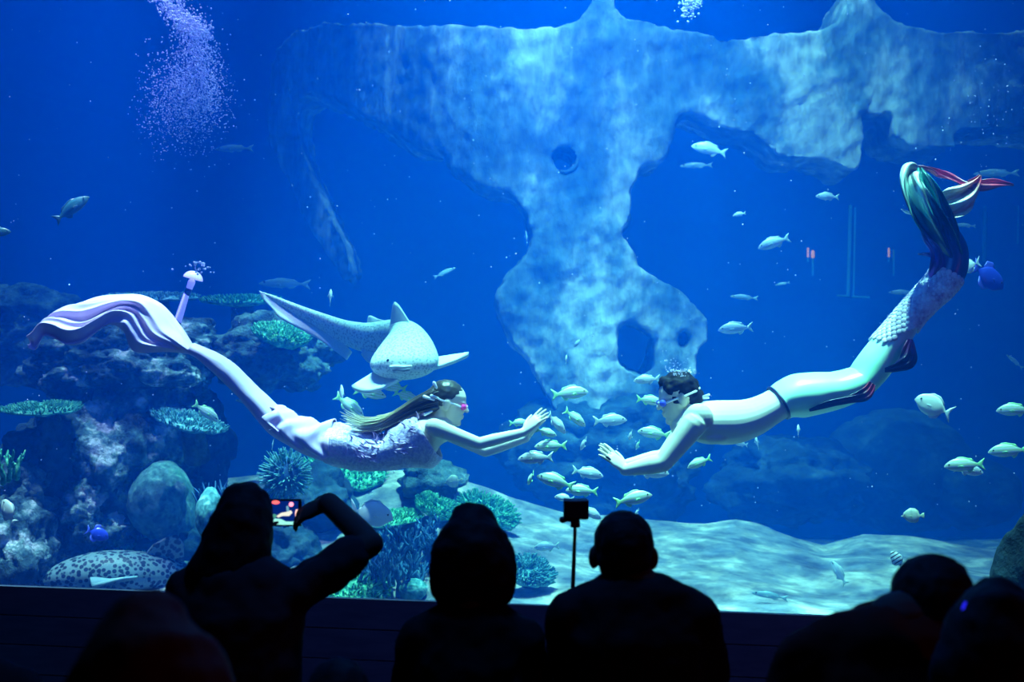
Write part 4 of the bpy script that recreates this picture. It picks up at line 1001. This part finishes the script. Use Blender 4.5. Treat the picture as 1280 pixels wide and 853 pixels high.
obj('foot', bar(1047, 370, 1061, 370, .016), M_far_bar, t); obj('foot', bar(1066, 371, 1086, 372, .016), M_far_bar, t)
tag(obj('far_bar', bar(1231, 260, 1230, 325, .028), M_far_bar), 'single thick pale bar above the blue triggerfish', 'frame_bar')
tag(obj('far_bar', bar(1273, 258, 1272, 304, .010), M_far_bar), 'thin pale pipe next to the picture\'s edge', 'frame_bar')
M_or = plain('orange_lamp', (.8, .3, .1), .4, (1, .35, .12), .8)
for x, big, lab in ((1013, 1, 'orange-tipped lamp pair on thin bars left of the pale bar pair'), (1114, 0, 'faint orange-tipped thin bar pair right of the pale bar pair')):
    t = thing('far_lamp', lab, 'lamp', P(x, 345, DW))
    obj('lamp_tube', bar(x-3, 311, x-3, 321, .014), M_or, t)
    if big: obj('lamp_tube', bar(x+3, 315, x+3, 321, .024), M_or, t)
    obj('frame_bar', bar(x-3, 321, x-3, 327, .012), M_far_bar, t); obj('frame_bar', bar(x+3, 313 if not big else 321, x+3, 344, .014), M_far_bar, t)
# ------------------------------------------------------------------ viewers in the dark hall
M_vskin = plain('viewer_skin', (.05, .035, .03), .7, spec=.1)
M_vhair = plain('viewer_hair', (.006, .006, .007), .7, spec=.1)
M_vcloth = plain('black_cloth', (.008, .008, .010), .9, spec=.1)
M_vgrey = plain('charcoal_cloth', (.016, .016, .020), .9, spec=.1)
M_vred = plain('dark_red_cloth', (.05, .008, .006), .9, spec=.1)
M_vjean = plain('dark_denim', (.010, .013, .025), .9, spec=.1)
def viewer(label, px, ptop, d, sw=.19, drop=.27, body_px=None, lean=(0, 0), tilt=0, H=.225, shirt=M_vcloth, hair=None, hair_m=M_vhair, right_arm=None, left_arm=None, seat=None, fem=False, k=1.0, ear=0):
    """seated viewer facing the tank; px, ptop: crown of the head"""
    crown = P(px, ptop, d); x = crown.x; y0 = d
    bx = P(body_px, ptop, d).x if body_px is not None else x
    seat = seat if seat is not None else crown.z-.87*k
    hc = crown-Vector((0, 0, H*.5)); zs = crown.z-drop; by = y0-.04
    t = thing('person', label, 'person', (bx, by, max(seat, 0)))
    up = Vector((math.sin(R(tilt)), .06, math.cos(R(tilt))))
    a = Acc(); fwd = Vector((.05, 1, -.05))
    fr, q = add_head(a, hc, fwd, up, H, Vector((bx*.6+x*.4, by+.01, zs+.02)), .05 if fem else .058, fem, ear)
    tor = [(seat+.10*k, .165, .115), (seat+.22*k, .145, .10), (seat+.36*k, .165, .115), (zs-.08, sw*.93, .115), (zs-.01, sw*.80, .085), (zs+.05, .07, .06)]
    def T(z): return Vector((bx, by-.03*(z-seat), z))
    a.loft([T(z) for z, _, _ in tor], [w_*(1 if fem else 1.03) for _, w_, _ in tor], [h for _, _, h in tor], side=(1, 0, 0), n=24)
    arms = {}
    for s, cfg in ((1, right_arm), (-1, left_arm)):
        sh_ = Vector((bx+s*(sw-.03), by-.02, zs-.035))
        el, wr, hf, hn = cfg or (sh_+Vector((s*.05, .10, -.27*k)), Vector((bx+s*.13, by+.30, seat+.20*k)), Vector((-s*.3, .9, -.1)), Vector((0, 0, -1)))
        add_arm(a, sh_, el, wr, (.052*k, .044*k, .037*k, (.034 if cfg else .026)*k)); add_hand(a, wr, hf, hn, s*(1 if cfg is None else -1), (.19 if cfg else .17)*k, .3)
        arms[s] = (sh_, Vector(el), Vector(wr))
        hip = Vector((bx+s*.09, by+.02, seat+.09*k)); kn = Vector((bx+s*.13, by+.45*k, seat+.10*k)); an = Vector((bx+s*.13, by+.47*k, .085))
        a.tube([hip, hip.lerp(kn, .5), kn], [.09*k, .078*k, .058*k], 14); a.tube([kn, kn.lerp(an, .35), an], [.056*k, .056*k, .036*k], 14)
        a.loft([an+Vector((0, -.03, -.045)), an+Vector((0, .08, -.05)), an+Vector((0, .16, -.06))], [.036, .042, .034], [.034, .03, .018], side=(1, 0, 0))
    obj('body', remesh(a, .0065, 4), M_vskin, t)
    eyes(q, fr, H, t)
    c = Acc()          # shirt
    c.loft([T(z) for z, _, _ in tor[:-1]], [w_+.016 for _, w_, _ in tor[:-1]], [h+.016 for _, _, h in tor[:-1]], side=(1, 0, 0), n=24)
    for s in (1, -1):
        sh_, el, wr = arms[s]; c.cap2(sh_, .066, sh_.lerp(el, .72), .064*k)
        c.cap2(Vector((bx+s*sw*.4, by-.01, zs+.01)), .06, sh_, .062)
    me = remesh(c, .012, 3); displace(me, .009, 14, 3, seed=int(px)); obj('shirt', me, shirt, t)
    c = Acc()          # trousers
    c.ell((bx, by, seat+.10*k), (.19*k, .135*k, .095*k))
    for s in (1, -1):
        hip = Vector((bx+s*.09, by+.02, seat+.09*k)); kn = Vector((bx+s*.13, by+.45*k, seat+.10*k)); an = Vector((bx+s*.13, by+.47*k, .14))
        c.tube([hip, kn], [.10*k, .07*k], 12); c.tube([kn, an], [.068*k, .058*k], 12)
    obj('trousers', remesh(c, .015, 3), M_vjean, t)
    for s in (1, -1):
        an = Vector((bx+s*.13, by+.47*k, .06))
        obj('shoe', Acc().loft([an+Vector((0, -.05, -.02)), an+Vector((0, .06, -.02)), an+Vector((0, .18, -.03))], [.042, .05, .042], [.036, .034, .024], side=(1, 0, 0)), M_black, t)
    if hair:
        c = Acc()
        for it in hair:
            c.loft([P(*p[:3]) for p in it], [p[3] for p in it], [p[4] for p in it], side=(1, 0, 0), n=20)
        c.ell(q(-.08, 0, .14), (.45*H, .38*H, .40*H), fr)
        me = remesh(c, .009, 4); displace(me, .006, 25, 3, seed=3); obj('hair', me, hair_m, t)
    else:
        c = Acc(); c.ell(q(-.10, 0, .15), (.43*H, .355*H, .385*H), fr); c.ell(q(-.24, 0, -.02), (.27*H, .32*H, .27*H), fr)
        me = remesh(c, .007, 3); displace(me, .004, 40, 2, seed=2); obj('hair', me, hair_m, t)
    return t, q, fr
# woman filming with the phone
dA = 3.3
eA = P(464, 680, 3.32); wA = P(411, 629, 3.54)
viewer('dark-haired woman with one elbow raised, filming the tank with a phone', 306, 615, dA, sw=.185, drop=.25, fem=True, shirt=M_vgrey,
       hair=[[(306, 636, dA, .080, .085), (302, 655, dA-.03, .092, .09), (294, 690, dA-.05, .105, .085), (282, 725, dA-.07, .125, .07), (275, 770, dA-.08, .12, .06), (275, 800, dA-.08, .08, .04)]],
       right_arm=(eA, wA, Vector((-.86, .35, -.36)), Vector((-.35, .55, -.75))),
       left_arm=(P(250, 800, 3.5), P(310, 700, 3.62), Vector((.3, .3, .9)), Vector((.6, .6, 0))))
ph = thing('phone', 'lit phone held sideways by the woman filming', 'phone', P(345, 641, 3.66))
dP = 3.66; kP = dP/F
def Q(x, y, o=0): return P(x, y, dP)+Vector((0, o, 0))
a = Acc(); a.box(Q(344, 641), (33*kP, .004, 17*kP)); me = a.mesh('case', False)
o = obj('case', me, M_black, ph); bv = o.modifiers.new('b', 'BEVEL'); bv.width = .006; bv.segments = 3
def emis(n, c, e): return plain(n, (.02, .02, .02), .3, c, e)
obj('screen', Acc().box(Q(345, 640.5, -.0045), (28*kP, .0006, 14*kP)).mesh('s', False), emis('screen_blue', (.0, .015, .16), 1), ph)
scr = bpy.data.objects['screen']
def flat(name, pts, col, e, z=-.0058):
    b = Acc(); p = [Q(x, y, z) for x, y in pts]; b.v = p+[v+Vector((0, .0008, 0)) for v in p]; n = len(p)
    b.f = [tuple(range(n)), tuple(range(n, 2*n))[::-1]]+[(i, n+i, n+(i+1) % n, (i+1) % n) for i in range(n)]
    return obj(name, b.mesh(name, False), emis('screen_'+name, col, e), scr)
def disc(x, y, rx, ry, n=14): return [(x+rx*math.cos(2*math.pi*i/n), y+ry*math.sin(2*math.pi*i/n)) for i in range(n)]
flat('recording_mark', disc(345, 628, 5, 2.4), (1, .12, .12), 1.6); flat('recording_dot', disc(364.5, 630.5, 3, 3), (1, .25, .35), 2)
flat('pictured_sand', [(340, 652), (344, 648), (352, 649), (358, 652), (369, 652), (369, 656), (352, 656), (342, 655)], (.35, 1, .85), .9)
flat('pictured_swimmer', [(346, 645), (352, 641), (358, 640), (364, 638), (366, 641), (362, 645), (354, 645), (348, 647)], (.9, .9, .75), .9)
flat('pictured_coral', disc(343, 645, 3.5, 2.5), (.1, .5, .4), .6); flat('pictured_tail', [(358, 633), (361, 632), (362, 640), (359, 640)], (.2, .5, .7), .7)
flat('shutter_bar', disc(371.5, 642, 2.3, 5.5), (1, .55, .45), 1.4)
# long-haired woman in the middle
dB = 3.1
viewer('woman with shoulder-length black hair seen from behind, in the middle', 590, 652, dB, sw=.165, drop=.28, fem=True,
       hair=[[(590, 661, dB, .072, .08), (590, 672, dB-.02, .098, .09), (590, 690, dB-.04, .113, .10), (591, 710, dB-.05, .12, .09), (592, 732, dB-.06, .122, .075), (593, 745, dB-.06, .112, .05)]])
# short-haired man with the selfie stick
dC = 3.1
hC = P(714, 812, 3.42)
viewer('short-haired man with visible ears holding up the selfie stick', 779, 641, dC, sw=.205, drop=.235, H=.235, body_px=789, ear=.022,
       left_arm=(P(712, 860, 3.2), hC-Vector((-.01, .02, .09)), Vector((0, .3, 1)), Vector((0, 1, -.2))))
st = thing('selfie_stick', 'thin black selfie stick carrying the action camera', 'selfie stick', P(713, 850, 3.44))
obj('grip', Acc().tube([P(712.5, 850, 3.44), P(714, 790, 3.44)], .014, 12), M_black, st)
obj('rod', Acc().tube([P(714, 790, 3.44), P(719, 656, 3.44)], [.0075, .0055], 10), M_black, st)
obj('clamp', Acc().box(P(719, 655, 3.44), (.014, .012, .010)).tube([P(703, 650, 3.44), P(722, 651, 3.44)], .006, 8).tube([P(703, 650, 3.44), P(704.5, 650, 3.44)], .010, 10), M_black, st)
ac = thing('action_camera', 'small black box camera on top of the selfie stick', 'camera', P(720, 650, 3.44))
o = obj('case', Acc().box(P(720, 636.5, 3.44), (.0385, .022, .031)).mesh('c', False), M_black, ac); bv = o.modifiers.new('b', 'BEVEL'); bv.width = .007; bv.segments = 3
obj('camera_lens', Acc().tube([P(711, 632, 3.462), P(711, 632, 3.47)], .012, 12), M_black, ac)
obj('mount', Acc().box(P(719, 650, 3.44), (.010, .010, .008)).mesh('m', False), M_black, ac)
# couple at the right end
dD = 2.4
viewer('man in dark red shirt leaning his head toward the woman beside him', 1156, 694, dD, sw=.225, drop=.175, H=.24, body_px=1112, tilt=14, shirt=M_vred)
dE = 2.1
viewer('woman with dark hair at the picture\'s edge leaning to the man', 1246, 753, dE, sw=.17, drop=.28, fem=True, body_px=1400, tilt=-12,
       hair=[[(1246, 775, dE, .07, .08), (1244, 780, dE-.03, .082, .09), (1245, 815, dE-.05, .10, .085), (1240, 850, dE-.06, .115, .07), (1238, 880, dE-.06, .11, .05)]])
ep = tag(obj('earpiece', Acc().tube([P(1203.5, 761, 2.02), P(1206.5, 754, 2.02)], .0024, 10), plain('blue_led', (.05, .05, .3), .3, (.02, .02, 1), .8)), 'tiny glowing blue light at the dark-haired woman\'s ear', 'earpiece')
# person close to the lens, lower corner
dF = 1.6
viewer('blurred person with dark hair coloured as if lit red, low and near in the corner', 182, 764, dF, sw=.2, drop=.30, fem=True, shirt=M_vred, hair_m=plain('red_lit_hair', (.06, .010, .006), .8, spec=.1),  # red light on this viewer put into cloth and hair colour
       hair=[[(182, 795, dF, .065, .07), (184, 820, dF-.02, .095, .09), (186, 850, dF-.03, .118, .095), (188, 900, dF-.05, .125, .08), (190, 950, dF-.05, .11, .05)]])
viewer('person mostly outside the picture, one dark shoulder at its edge', -66, 690, 2.5, sw=.20, drop=.27)
viewer('small child low between the two women, only the crown in view', 424, 826, 2.35, sw=.13, drop=.22, H=.19, seat=.40, k=.72, fem=True)
for (x0, x1, y0, y1, z) in ((-1.05, .75, 2.75, 3.38, .365), (-1.75, -1.06, 2.15, 2.68, .33), (.45, 1.45, 2.0, 2.55, .34), (-.85, -.2, 1.25, 1.75, .44), (-.6, -.15, 2.2, 2.5, .38)):
    struct('seating_step', prism([(x0, y0), (x1, y0), (x1, y1), (x0, y1)], 0, z), M_dark, 'low dark seating step in the hall')
